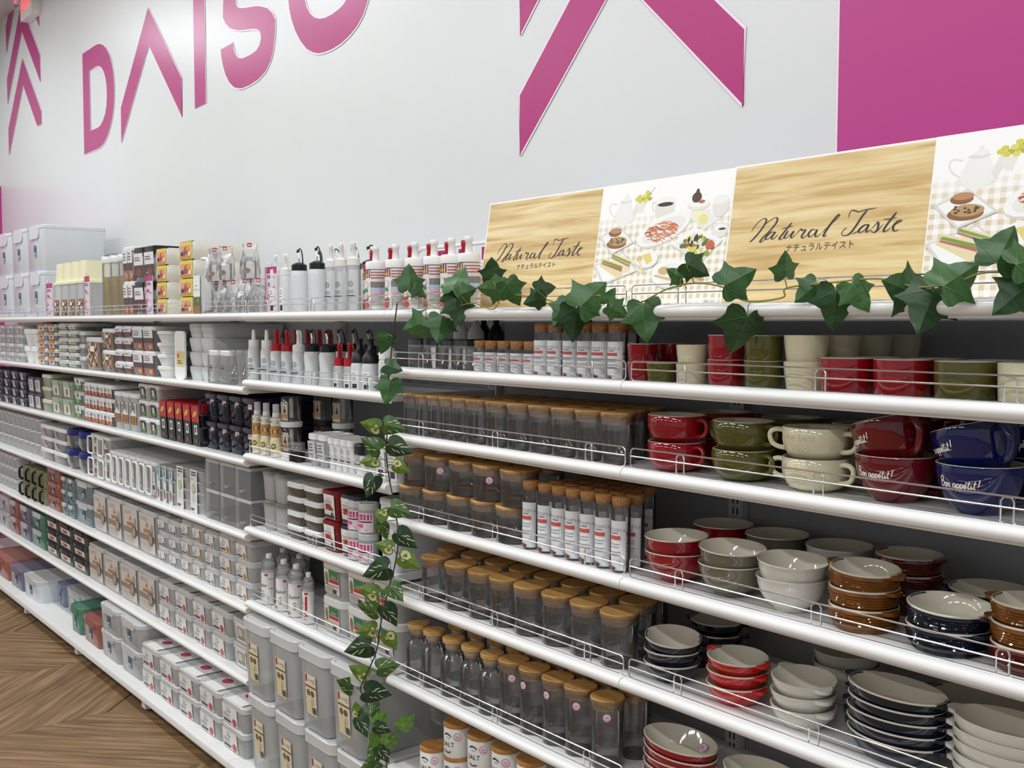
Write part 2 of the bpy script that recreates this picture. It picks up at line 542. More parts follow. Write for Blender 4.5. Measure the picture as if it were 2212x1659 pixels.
# ceiling lamps: long linear lamps over the aisle
for i, (x, y) in enumerate(LAMP_SPOTS):
    ld = bpy.data.lights.new('linear_lamp', 'AREA')
    ld.shape = 'RECTANGLE'; ld.size = 1.25; ld.size_y = 0.14; ld.energy = LAMP_POWER
    ld.color = (0.93, 0.975, 1.0)
    lo = bpy.data.objects.new('linear_lamp_light', ld); COL.objects.link(lo)
    lo.location = (x, y, CEIL - 0.06)
    mb = MB(); box(mb, -0.64, 0.64, -0.085, 0.085, -0.055, 0.0)
    h = put('ceiling_lamp', 'white linear ceiling lamp, %s from the exit sign in the %s aisle row' % (ORD[i % 6], ('near', 'middle', 'far')[i // 6]), 'lamp', [('housing', mb.mesh('housing', 'plastic_white', 0))], (x, y, CEIL), group='linear ceiling lamps')
    lo.parent = h
    lo.location = (0, 0, -0.06)

# ------------------------------------------------------------------ wall lettering and signs
def vinyl(name, pts, parent, holes=(), y=WALLY - 0.0035):
    v, f = tess(pts, holes)
    mb = MB(); mb.add([(x, y, z) for x, z in v], f)
    loops = [pts, *holes]
    for L in loops:                               # thickness of the film
        n = len(L)
        mb.add([(x, y, z) for x, z in L] + [(x, y + 0.003, z) for x, z in L], [(i, (i + 1) % n, n + (i + 1) % n, n + i) for i in range(n)])
    o = obj(name, mb.mesh(name, 'vinyl_pink', 0), parent)
    # pale cut line round the letter
    mb = MB()
    for L in loops:
        n = len(L)
        nor = []
        area = sum(L[i][0] * L[(i + 1) % n][1] - L[(i + 1) % n][0] * L[i][1] for i in range(n))
        s = (1 if area > 0 else -1) * (1 if L is pts else -1)
        outl = []
        for i in range(n):
            ax, az = L[i - 1]; bx, bz = L[(i + 1) % n]
            d = math.hypot(bx - ax, bz - az) or 1
            outl.append((L[i][0] + s * (bz - az) / d * 0.007, L[i][1] - s * (bx - ax) / d * 0.007))
        mb.add([(x, y + 0.001, z) for x, z in L] + [(x, y + 0.001, z) for x, z in outl], [(i, (i + 1) % n, n + (i + 1) % n, n + i) for i in range(n)])
    obj('cut_line', mb.mesh('cut_line', 'vinyl_edge', 0), o)
    return o

def root_thing(name, label, cat, loc=(0, 0, 0), group=None):
    e = bpy.data.objects.new(name, None); COL.objects.link(e)
    e.empty_display_size = 0.05; e.location = loc
    e['label'] = label; e['category'] = cat
    if group:
        e['group'] = group
    return e

shop = root_thing('wall_lettering', 'huge magenta shop name in capital letters on the white wall', 'lettering')
#D
D_out = [(-4.9324, 3.1732), (-4.6913, 3.1751), (-4.6499, 3.1732), (-4.6094, 3.1658), (-4.5564, 3.1475), (-4.5049, 3.1177), (-4.4613, 3.0768), (-4.4253, 3.0249), (-4.4027, 2.9696), (-4.3911, 2.9038), (-4.3935, 2.8404), (-4.4075, 2.7787), (-4.4297, 2.7308), (-4.4651, 2.6845), (-4.5208, 2.6361), (-4.5900, 2.6018), (-4.6662, 2.5876), (-4.9353, 2.5866)]
D_in = [(-4.8152, 3.0527), (-4.6921, 3.0541), (-4.6440, 3.0494), (-4.5973, 3.0318), (-4.5586, 3.0028), (-4.5303, 2.9630), (-4.5144, 2.9169), (-4.5110, 2.8644), (-4.5209, 2.8098), (-4.5463, 2.7660), (-4.5817, 2.7365), (-4.6308, 2.7131), (-4.6795, 2.7056), (-4.8135, 2.7074)]
vinyl('letter', D_out, shop, [D_in])
vinyl('letter', [(-3.8569, 3.1909), (-3.4300, 2.7612), (-3.4336, 2.5797), (-3.8550, 3.0051), (-4.2896, 2.5731), (-4.2867, 2.7565)], shop)
zb_, zt_ = (-4.9371, 2.5881)[1], (-4.9351, 3.1731)[1]
vinyl('letter', [((-3.2750, 2.6662)[0], zt_), ((-3.1491, 2.6448)[0], zt_), (-3.1477, 2.5965), (-3.2728, 2.5937)], shop)
S_lo = [(-2.4431, 2.8026), (-2.4440, 2.7667), (-2.4600, 2.7050), (-2.4854, 2.6627), (-2.5317, 2.6276), (-2.5996, 2.6067), (-2.6776, 2.5981), (-2.7486, 2.5972), (-2.7892, 2.6015), (-2.8394, 2.6149), (-2.8852, 2.6425), (-2.9265, 2.6852), (-2.9536, 2.7337), (-2.9686, 2.7762), (-2.9725, 2.8046), (-2.8492, 2.8069), (-2.8435, 2.7825), (-2.8258, 2.7558), (-2.7989, 2.7350), (-2.7674, 2.7243), (-2.7272, 2.7210), (-2.6654, 2.7221), (-2.6134, 2.7285), (-2.5832, 2.7447), (-2.5699, 2.7678), (-2.5735, 2.7907), (-2.5900, 2.8072), (-2.6196, 2.8191), (-2.6625, 2.8284), (-2.7150, 2.8368), (-2.7684, 2.8456), (-2.8226, 2.8593), (-2.8777, 2.8789), (-2.9193, 2.9075), (-2.9468, 2.9411)]
sc_ = (-2.6933, 2.8785)
vinyl('letter', S_lo + [(2 * sc_[0] - x, 2 * sc_[1] - z) for x, z in S_lo], shop)
O_out = [(-2.3221, 2.8674), (-2.3152, 2.8306), (-2.2971, 2.7844), (-2.2678, 2.7360), (-2.2239, 2.6850), (-2.1733, 2.6453), (-2.1232, 2.6222), (-2.0809, 2.6107), (-2.0392, 2.6065), (-1.9777, 2.6058), (-1.9111, 2.6135), (-1.8460, 2.6307), (-1.7951, 2.6534), (-1.7576, 2.6798), (-1.7358, 2.7063), (-1.7234, 2.7253)]
O_in = [(-2.1879, 2.8355), (-2.1739, 2.8048), (-2.1491, 2.7753), (-2.1138, 2.7520), (-2.0717, 2.7375), (-2.0302, 2.7315), (-1.9758, 2.7325), (-1.9224, 2.7400), (-1.8895, 2.7502), (-1.8719, 2.7606)]
oc_ = (0.5 * (O_out[0][0] + O_out[-1][0]), 0.5 * (zb_ + zt_) + 0.01)
for L in (O_out, O_in):
    L += [(2 * oc_[0] - x, 2 * oc_[1] - z) for x, z in L]
vinyl('letter', O_out, shop, [O_in])

sym = root_thing('wall_emblem', 'large magenta stacked chevron emblem beside the shop name', 'emblem')
chev = [(-0.8770, 2.2493), (-0.8773, 2.0772), (-0.4714, 2.4934), (-0.0613, 2.0915), (-0.0615, 2.2640), (-0.4736, 2.6651)]
vinyl('chevron', chev, sym)
dz_ = (-0.8777, 2.4255)[1] - chev[1][1]
vinyl('chevron', [(x, min(z + dz_, CEIL - 0.01)) for x, z in chev], sym)
sym2 = root_thing('wall_emblem', 'narrow magenta stacked chevron emblem under the exit sign', 'emblem')
vinyl('chevron', [(-6.2418, 3.4006), (-6.6567, 2.9831), (-6.6564, 2.7969), (-6.2409, 3.2248), (-5.9167, 2.8967), (-5.8247, 2.8944), (-5.8198, 2.9801)], sym2)
mid_ = [(-6.2468, 3.7700), (-6.6618, 3.3346), (-6.6602, 3.1625), (-6.2417, 3.5878), (-5.8237, 3.1717), (-5.8223, 3.3464)]
vinyl('chevron', mid_, sym2)
vinyl('chevron', [(-6.5716, 3.7912), (-6.6598, 3.7031), (-6.6589, 3.5254), (-6.4308, 3.7772)], sym2)
vinyl('chevron', [(-5.9157, 3.6215), (-5.8221, 3.5331), (-5.8269, 3.6075)], sym2)

# exit sign, mounted on the wall below the ceiling
ex, ez = -6.04, 3.592
t = root_thing('exit_sign', 'white box sign with glowing red EXIT letters near the ceiling', 'sign', (ex, 0.39, ez))
mb = MB(); rl = [[(x, 0.0, z) for x, z in rr(0.27, 0.185, 0.012, 3, 0.135, 0.0925)], [(x, 0.06, z) for x, z in rr(0.27, 0.185, 0.012, 3, 0.135, 0.0925)]]
loft(mb, rl); obj('housing', mb.mesh('housing', 'plastic_white'), t)
obj('lettering', Art().text('EXIT', 0, 0, 0.145, '#ff2a2e', sx=0.72).mesh('lettering', lambda a, b, o: (0.135 + a, -0.001 - o, 0.1 + b), mat='exit_red'), t)
for sx in (-0.03, 0.3):
    mb = MB(); tube(mb, [(sx, 0.03, 0.15), (sx, -0.01, 0.145), (sx, -0.04, 0.14)], [0.02, 0.035, 0.038], 12)
    obj('lamp_head', mb.mesh('lamp_head', 'chrome'), t)
mb = MB(); box(mb, 0.268, 0.272, 0.028, 0.034, 0.012, 0.018); obj('indicator', mb.mesh('indicator', 'exit_red', 0), t)

# ------------------------------------------------------------------ shelving
BACKY = 0.385
def lip_mesh(x0, x1, r=0.0125):
    prof = [(0.014, r), (0.006, r)]
    for i in range(1, 10):
        a = PI / 2 + PI * i / 10
        prof.append((0.004 + r * math.cos(a) * 1.15, r * math.sin(a)))
    prof += [(0.006, -r), (0.006, -r - 0.004), (0.014, -r - 0.004)]
    mb = MB(); g = 0.0012
    loft(mb, [[(x0 + g, y, z) for y, z in prof], [(x1 - g, y, z) for y, z in prof]])
    return mb.mesh('lip', 'lip_white', 0.6)

@lru_cache(None)
def shelf_parts(w, r=0.0125, depth=0.372):
    mb = MB(); g = 0.001
    box(mb, g, w - g, 0.008, depth, -0.012, 0.008)
    return [('board', mb.mesh('board', 'steel_white', 0)), ('lip', lip_mesh(0, w, r))]

BAY = {'N': (0.9, 1.8), 'R': (0.0, 0.9), 'M': (-0.9, 0.0), 'L': (-1.8, -0.9), 'A': (-2.7, -1.8), 'B': (-3.6, -2.7), 'C': (-4.5, -3.6), 'D': (-5.4, -4.5), 'E': (-6.3, -5.4)}
BAYN = {'N': 'bay beyond the ceramics', 'R': 'ceramics bay', 'M': 'glass jar bay', 'L': 'squeeze bottle bay', 'A': 'first plastic box bay', 'B': 'second plastic box bay', 'C': 'third plastic box bay', 'D': 'fourth plastic box bay', 'E': 'last plastic box bay'}
ZS = {'S1': 1.604, 'S2': 1.450, 'S3': 1.271, 'S4': 1.042, 'S5': 0.831, 'S6': 0.595, 'S7': 0.345,
      'L1': 1.604, 'L2': 1.378, 'L3': 1.127, 'L4': 0.875, 'L5': 0.618,
      'K1': 1.605, 'K2': 1.353, 'K3': 1.104, 'K4': 0.846, 'K5': 0.591, 'K6': 0.339}
TOP = {k: v + 0.008 for k, v in ZS.items()}
TOP['DK'] = 0.085
NTH = ['top', 'second', 'third', 'fourth', 'fifth', 'sixth', 'seventh']

def fence_parts(w):
    """chrome wire fence: outer loop, middle wire and bent brackets"""
    out = []
    g, r, y = 0.008, 0.0016, 0.012
    path = [(x, y, z) for x, z in rr(w - 2 * g, 0.040, 0.009, 3, w / 2, 0.033)]
    mb = MB(); tube(mb, path, r, 6, closed=True); out.append(('outer_wire', mb.mesh('outer_wire', 'chrome')))
    mb = MB(); tube(mb, [(g, y, 0.036), (w - g, y, 0.036)], r, 6); out.append(('middle_wire', mb.mesh('middle_wire', 'chrome')))
    for bx in (0.13, 0.445, 0.77):
        mb = MB(); tube(mb, [(bx, y + 0.003, 0.009), (bx, y + 0.003, 0.045), (bx + 0.004, y + 0.003, 0.051), (bx + 0.016, y + 0.003, 0.051), (bx + 0.02, y + 0.003, 0.045), (bx + 0.02, y + 0.003, 0.009)], r, 6)
        out.append(('bracket', mb.mesh('bracket', 'chrome')))
    return out
FENCE = fence_parts(0.9)

def bay_shelves(bay, keys, fences):
    x0, x1 = BAY[bay]
    for i, k in enumerate(keys):
        if k.startswith('S') or k.startswith('L'):
            r = 0.0125
        else:
            r = 0.011
        put('steel_shelf', 'white steel shelf with rounded front lip, %s shelf of the %s' % (NTH[i], BAYN[bay]), 'shelf', shelf_parts(round(x1 - x0, 3), r), (x0, 0, ZS[k]), group='white steel shelves')
        if k in fences:
            put('wire_fence', 'low chrome wire fence on the %s shelf of the %s' % (NTH[i], BAYN[bay]), 'fence', FENCE, (x0, 0.0, ZS[k]), group='chrome wire shelf fences')

bay_shelves('R', ['S1', 'S2', 'S3', 'S4', 'S5', 'S6', 'S7'], {'S1', 'S2', 'S3', 'S4', 'S5', 'S6'})
bay_shelves('N', ['S1', 'S2', 'S3', 'S4', 'S5', 'S6', 'S7'], {'S1'})
bay_shelves('M', ['S1', 'S2', 'S3', 'S4', 'S5', 'S6', 'S7'], {'S1', 'S2', 'S3', 'S4', 'S5', 'S6'})
bay_shelves('L', ['L1', 'L2', 'L3', 'L4', 'L5'], {'L1', 'L2', 'L3', 'L4', 'L5'})
for b in 'ABCDE':
    bay_shelves(b, ['K1', 'K2', 'K3', 'K4', 'K5', 'K6'], {'K1'})
# base decks with feet
def deck_parts(w):
    mb = MB(); g = 0.001
    prof = [(0.38, 0.0), (-0.07, 0.0), (-0.077, -0.003), (-0.08, -0.01), (-0.08, -0.026), (-0.07, -0.03), (0.38, -0.03)]
    loft(mb, [[(g, y, z) for y, z in prof], [(w - g, y, z) for y, z in prof]])
    out = [('board', mb.mesh('board', 'steel_white', 0.5))]
    mb = MB(); box(mb, 0.003, 0.043, -0.055, 0.3, -0.076, -0.03); out.append(('foot', mb.mesh('foot', 'steel_white', 0)))
    mb = MB(); tube(mb, [(0.023, -0.03, -0.085), (0.023, -0.03, -0.07)], 0.008, 8); out.append(('levelling_screw', mb.mesh('levelling_screw', 'chrome')))
    return out
DECK = deck_parts(0.9)
for b in 'NRMLABCDE':
    put('base_deck', 'white base deck at the bottom of the %s' % BAYN[b], 'shelf', DECK, (BAY[b][0], 0, 0.085), group='white base decks')
# back panels and slotted uprights
for b in 'NRMLABCDE':
    x0, x1 = BAY[b]
    mb = MB(); box(mb, 0.022, 0.878, 0, 0.012, 0, 1.60)
    put('back_panel', 'flat steel back panel of the %s' % BAYN[b], 'panel', [('back_panel', mb.mesh('back_panel', 'panel_grey' if b in 'NRML' else 'panel_pale', 0))], (x0, BACKY, 0.085), group='steel back panels')
def upright_parts(slots):
    mb = MB(); box(mb, -0.02, 0.02, -0.022, 0.03, 0, 1.60)
    out = [('post', mb.mesh('post', 'panel_pale', 0))]
    mb = MB()
    for k in range(62):
        for sx in (-0.006, 0.006):
            box(mb, sx - 0.0017, sx + 0.0017, -0.0226, -0.0218, 0.02 + k * 0.025, 0.036 + k * 0.025)
    out.append(('slot', mb.mesh('slot', 'slot_black', 0)))
    return out
UPR = upright_parts(62)
for i, x in enumerate((1.8, 0.9, 0.0, -0.9, -1.8, -2.7, -3.6, -4.5, -5.4)):
    o = put('slotted_upright', 'slotted steel upright post, %s counting from the ceramics end' % ORD[i], 'post', UPR, (x, BACKY, 0.0), group='slotted uprights')
    for ch in o.children:
        if ch.name.startswith('slot'):
            ch['kind'] = 'stuff'
# tall panel edge behind the storage boxes at the exit end and the white rack behind the bottles
mb = MB(); box(mb, -6.6, -5.26, 0.378, 0.39, 1.686, 2.17); box(mb, -5.26, -5.22, 0.374, 0.394, 1.686, 2.175)
put('extension_panel', 'pale panel rising behind the tall storage boxes', 'panel', [('extension_panel', mb.mesh('extension_panel', 'panel_pale', 0))])
t = root_thing('card_rack', 'white wire rack with magenta cards behind the dressing bottles', 'rack', (-1.29, 0.36, 1.612))
mb = MB(); tube(mb, [(0, 0, 0), (0, 0, 0.19), (0.03, 0, 0.207), (0.7, 0, 0.207), (0.7, 0, 0)], 0.006, 8); obj('frame', mb.mesh('frame', 'plastic_white'), t)
mb = MB(); tube(mb, [(0.0, 0, 0.14), (0.7, 0, 0.14)], 0.004, 6); obj('rail', mb.mesh('rail', 'plastic_white'), t)
for k in range(5):
    obj('card', Art().rect(0, 0, 0.085, 0.05, '#f2eef0').rect(0.004, 0.008, 0.05, 0.046, '#a81c64').mesh('card', on_front(-0.008, 0.148, 0.12 + k * 0.115)), t)

# ------------------------------------------------------------------ posters
def natural_taste():
    a = []
    zz = [
     [(222,752),(240,720),(280,675),(312,655),(330,660),(325,685),(290,740),(240,800),(207,828)],
     [(262,775),(320,700),(380,655),(405,648),(412,660),(400,690),(360,740),(310,790),(288,815),(284,825),(296,826),(325,800)],
     [(392,758),(372,752),(345,772),(325,797),(332,808),(352,798),(385,765),(397,752),(380,775),(368,797),(374,806),(392,796),(415,772)],
     [(520,682),(480,730),(440,780),(425,800),(432,808),(455,795),(475,775)],
     [(440,730),(480,721),(530,710)],
     [(492,742),(470,775),(462,792),(470,799),(492,785),(532,746),(512,780),(512,795),(526,790),(550,768)],
     [(550,768),(578,735),(588,732),(592,743),(612,736),(616,742),(602,762),(588,786),(597,797),(615,787),(640,765)],
     [(692,738),(668,735),(642,760),(640,784),(658,786),(690,755),(702,736),(690,766),(690,785),(705,785),(732,763)],
     [(732,763),(785,712),(850,652),(868,629),(861,625),(835,650),(790,710),(755,765),(748,784),(760,783),(772,775)],
     [(928,652),(943,612),(960,594),(985,600),(1012,605),(1062,590),(1138,577)],
     [(1072,590),(1030,640),(985,710),(940,765),(905,780),(885,775),(882,760),(900,735),(920,722)],
     [(955,770),(1005,745),(1020,725),(1050,702),(1075,700),(1050,703),(1020,725),(1005,748),(1016,756),(1040,745),(1072,712),(1080,698),(1066,730),(1060,750),(1072,752),(1097,733)],
     [(1097,733),(1130,697),(1146,680),(1150,700),(1142,735),(1120,756),(1100,750),(1095,738)],
     [(1120,756),(1150,737),(1190,690)],
     [(1284,608),(1250,650),(1205,710),(1188,740),(1195,751),(1216,740),(1240,720)],
     [(1185,661),(1230,657),(1286,645)],
     [(1240,720),(1280,693),(1316,676),(1320,668),(1296,672),(1266,700),(1256,730),(1270,746),(1300,735)],
    ]
    return zz
def poster_xy(p):
    """lettering was drawn on a 3.385 times enlarged sheet; the 8 numbers map that sheet onto the board"""
    x, y = p
    w = HG[6] * x + HG[7] * y + 1
    return ((HG[0] * x + HG[1] * y + HG[2]) / w, (HG[3] * x + HG[4] * y + HG[5]) / w)
HG = [3.566458e-04, 4.285220e-05, -4.959459e-02, -4.427038e-06, -2.846442e-04, 3.700206e-01, 1.335075e-04, 2.253411e-05]
PH = 0.285; PWD = 0.865; PSPLIT = 0.425
let = Art()
for st in natural_taste():
    p = crom([poster_xy(q) for q in st], 6)
    ws = []
    for i in range(len(p)):
        a_, b_ = p[max(0, i - 1)], p[min(len(p) - 1, i + 1)]
        dx, dy = b_[0] - a_[0], b_[1] - a_[1]
        L = math.hypot(dx, dy) or 1
        ws.append(0.0013 + 0.0028 * max(0.0, -dy / L) ** 1.2)
    for i in range(3):
        if i < len(ws):
            ws[i] *= (i + 1) / 4; ws[-1 - i] *= (i + 1) / 4
    let.stroke(p, ws, '#2e2230')
c0 = poster_xy((715, 862))
cap_me = Art().text('ナチュラルテイスト', c0[0], c0[1], 0.0165, '#4a3a36').mesh('caption', on_front(-0.003, 0, 0))
note_me = Art().text('写真はイメージです', 0.79, 0.012, 0.006, '#8a8070').mesh('notice', on_front(-0.0045, 0, 0))
let_me = let.mesh('lettering', on_front(-0.003, 0, 0), step=0.00002)

ph = Art()
X0 = PSPLIT
ph.rect(X0, 0.0, PWD, PH, '#fbfaf7')
rnd = random.Random(3)
nx, ny = 44, 24
ph.hold = True
for i in range(nx):
    for j in range(ny):
        if i % 2 and j % 2:
            continue
        x = X0 + 0.002 + i * 0.0098; z = 0.002 + j * 0.0088
        if x + 0.0098 > PWD - 0.001:
            continue
        fade = max(0.0, min(1.0, (0.215 - z) / 0.05))
        if fade <= 0 or (i % 2 and not j % 2 and False):
            continue
        base = (0.86, 0.80, 0.68) if (i % 2 == 0 and j % 2 == 0) else (0.945, 0.92, 0.86)
        col = '#%02x%02x%02x' % tuple(int(255 * (b * fade + 0.985 * (1 - fade))) for b in base)
        ph.rect(x, z, x + 0.0098, z + 0.0088, col)
ph.hold = False; ph.k += 1
def Q(x, y):
    return poster1_xy((x, y))
def poster1_xy(p):
    x, y = p
    w = HF[6] * x + HF[7] * y + 1
    return ((HF[0] * x + HF[1] * y + HF[2]) / w, (HF[3] * x + HF[4] * y + HF[5]) / w)
HF = [5.661177e-04, 7.435866e-05, -1.299282e-01, -5.372164e-06, -3.478104e-04, 5.034808e-01, 1.621404e-04, 2.736694e-05]
def quad(pts, col):
    ph.poly([Q(*p) for p in pts], col)
def blob(x, y, rx, ry, col, rot=0.0):
    k = math.hypot(Q(x + 50, y)[0] - Q(x, y)[0], Q(x + 50, y)[1] - Q(x, y)[1]) / 50
    kv = abs(Q(x, y + 50)[1] - Q(x, y)[1]) / 50
    c = Q(x, y)
    ph.disc(c[0], c[1], rx * k, ry * kv, col, rot, 22)
def loopq(pts, w, col):
    p = crom([Q(*q) for q in pts], 5); ph.stroke(p, w, col)
# teapot
loopq([(1165, 605), (1120, 600), (1105, 640), (1120, 680), (1150, 705)], 0.0035, '#e3e2dc')
blob(1225, 700, 84, 70, '#e4e3dc'); blob(1222, 690, 76, 80, '#f0efea'); blob(1228, 625, 55, 50, '#f1f0ec')
quad([(1280, 680), (1330, 560), (1372, 550), (1340, 640), (1295, 715)], '#e6e5de')
blob(1235, 580, 48, 14, '#e0dfd8'); blob(1245, 560, 36, 16, '#f2f1ed'); blob(1246, 535, 12, 16, '#ecebe5')
# grapes in a white pot
quad([(1318, 590), (1398, 590), (1370, 668), (1335, 668)], '#ece9df')
for gx, gy in ((1325, 560), (1345, 540), (1368, 560), (1390, 575), (1400, 545), (1420, 520), (1385, 535), (1425, 555), (1350, 575), (1408, 505)):
    blob(gx, gy, 17, 16, rnd.choice(['#c9c43a', '#d6cf45', '#b5b02c', '#ddd868']))
loopq([(1420, 520), (1445, 495), (1468, 462)], 0.001, '#6a5a30')
# coffee cup
loopq([(1470, 590), (1448, 590), (1450, 645), (1472, 650)], 0.003, '#dedbcf')
quad([(1468, 570), (1628, 570), (1612, 690), (1465, 700)], '#e6e3d8'); blob(1548, 572, 80, 30, '#f3f1ea'); blob(1550, 600, 62, 17, '#2b211b')
# pasta dish
blob(1530, 810, 215, 110, '#d9d5cb', 0.30); blob(1528, 798, 212, 104, '#f7f6f3', 0.30); blob(1530, 805, 175, 80, '#ebe9e4', 0.30)
for k in range(90):
    ph.hold = k % 6 != 0
    a, r_ = rnd.uniform(0, 2 * PI), math.sqrt(rnd.random())
    gx, gy = 1518 + 118 * r_ * math.cos(a), 825 + 72 * r_ * math.sin(a) - 0.28 * 118 * r_ * math.cos(a)
    b1 = rnd.uniform(-40, 40); 
    loopq([(gx - 26, gy + b1 * 0.3), (gx, gy - 12), (gx + 26, gy - b1 * 0.3)], 0.0016, rnd.choice(['#c4622a', '#d9743a', '#b4521f', '#e08a4c']))
ph.hold = False; ph.k += 1
# fig, lemon plate, cups at the edge
blob(1815, 605, 88, 42, '#e9e6df'); blob(1815, 592, 74, 28, '#f6f5f1'); blob(1800, 545, 38, 42, '#54301f'); blob(1808, 505, 14, 30, '#4a2a1c'); blob(1840, 578, 26, 14, '#b06a50')
quad([(1735, 700), (1855, 640), (1982, 715), (1860, 802)], '#eceae5'); blob(1815, 690, 48, 42, '#f2eec4'); blob(1850, 720, 40, 42, '#e9e29a')
blob(1990, 610, 66, 88, '#e6e3db'); blob(1990, 560, 62, 36, '#f3f1ec'); blob(1985, 800, 66, 62, '#e9e6de'); blob(1990, 785, 50, 26, '#f5f3ef'); blob(2000, 795, 30, 10, '#4a3a2c')
# salad bowl
quad([(1588, 925), (1780, 782), (2008, 885), (1810, 1085)], '#d6d2c8'); quad([(1590, 915), (1780, 780), (2006, 880), (1812, 1045)], '#f5f4f0'); quad([(1640, 920), (1780, 825), (1960, 890), (1815, 1010)], '#e4e1d8')
for k in range(60):
    a, r_ = rnd.uniform(0, 2 * PI), math.sqrt(rnd.random())
    blob(1800 + 130 * r_ * math.cos(a), 935 + 80 * r_ * math.sin(a), rnd.uniform(12, 26), rnd.uniform(10, 22), rnd.choice(['#6c7f2a', '#8aa03a', '#2a2f18', '#e6e4d2', '#d9cf4a', '#c44a30', '#eeeae0', '#56701e']), rnd.uniform(0, 3))
blob(1905, 925, 36, 34, '#cf5a34')
# bread plate
quad([(1025, 865), (1180, 768), (1300, 905), (1120, 1003)], '#dedad2'); quad([(1045, 868), (1180, 785), (1280, 900), (1125, 985)], '#f6f5f2')
blob(1160, 915, 78, 40, '#8a5c32'); blob(1170, 895, 72, 36, '#b99562'); blob(1150, 830, 50, 30, '#8c5a34'); blob(1158, 812, 46, 22, '#b98a5a')
for k in range(14):
    blob(1165 + rnd.uniform(-55, 55), 895 + rnd.uniform(-22, 22), 7, 6, '#4a3020')
# sandwiches
quad([(980, 1090), (1210, 978), (1328, 1130), (1055, 1240)], '#dcd8d0'); quad([(1000, 1092), (1208, 992), (1308, 1128), (1060, 1222)], '#f5f4f1')
quad([(1025, 1090), (1060, 1030), (1215, 1080), (1205, 1180), (1160, 1190)], '#e6d6a8'); quad([(1115, 1020), (1150, 990), (1280, 1050), (1268, 1140), (1215, 1150)], '#e9dcb4')
quad([(1045, 1060), (1060, 1045), (1210, 1095), (1205, 1120)], '#7c9a3a'); quad([(1040, 1075), (1050, 1065), (1205, 1118), (1200, 1138)], '#b06a5e'); quad([(1120, 1015), (1135, 1000), (1275, 1060), (1270, 1080)], '#86a244'); quad([(1120, 1030), (1125, 1020), (1268, 1085), (1262, 1100)], '#b47264')
# butter dish and spoon
blob(1398, 1040, 92, 74, '#dedad2'); blob(1398, 1030, 88, 68, '#f5f4f0'); quad([(1365, 1005), (1430, 985), (1448, 1050), (1400, 1085)], '#e6d27a'); blob(1345, 1035, 24, 26, '#dcc08a'); quad([(1335, 1050), (1352, 1050), (1378, 1145), (1358, 1150)], '#ecd9ae')
# round plate with wooden cutlery
blob(1590, 1155, 158, 118, '#d9d5cc'); blob(1590, 1145, 154, 110, '#f6f5f1'); blob(1590, 1150, 120, 80, '#eeece6')
blob(1540, 1130, 48, 32, '#d2ae78'); quad([(1575, 1140), (1585, 1122), (1860, 1190), (1850, 1205)], '#c79c66'); quad([(1455, 1175), (1470, 1160), (1600, 1190), (1855, 1215), (1850, 1232), (1590, 1212)], '#d9b684')
ph_me = ph.mesh('photo_print', on_front(-0.003, 0, 0), step=0.00001)
mb = MB(); box(mb, 0, PWD, -0.0025, 0.0025, 0, PH); board_me = mb.mesh('board', 'foam_board', 0)
mb = MB(); box(mb, 0.004, PSPLIT, -0.003, -0.0024, 0.003, PH - 0.004); wood_me = mb.mesh('wood_print', 'print_wood', 0)
LEAN = -math.atan(0.165)
put('poster_board', 'wood-grain poster with script lettering and food photo, beside the dressing bottles', 'poster', [('board', board_me), ('wood_print', wood_me), ('photo_print', ph_me), ('lettering', let_me), ('caption', cap_me), ('notice', note_me)], (-0.66, 0.124, 1.6125), rot=(LEAN, 0, 0), group='header posters')
put('poster_board', 'wood-grain poster with script lettering in front of the magenta wall panel', 'poster', [('board', board_me), ('wood_print', wood_me), ('photo_print', ph_me), ('lettering', let_me), ('caption', cap_me), ('notice', note_me)], (0.152, 0.114, 1.6125), rot=(LEAN, 0, 0), group='header posters')
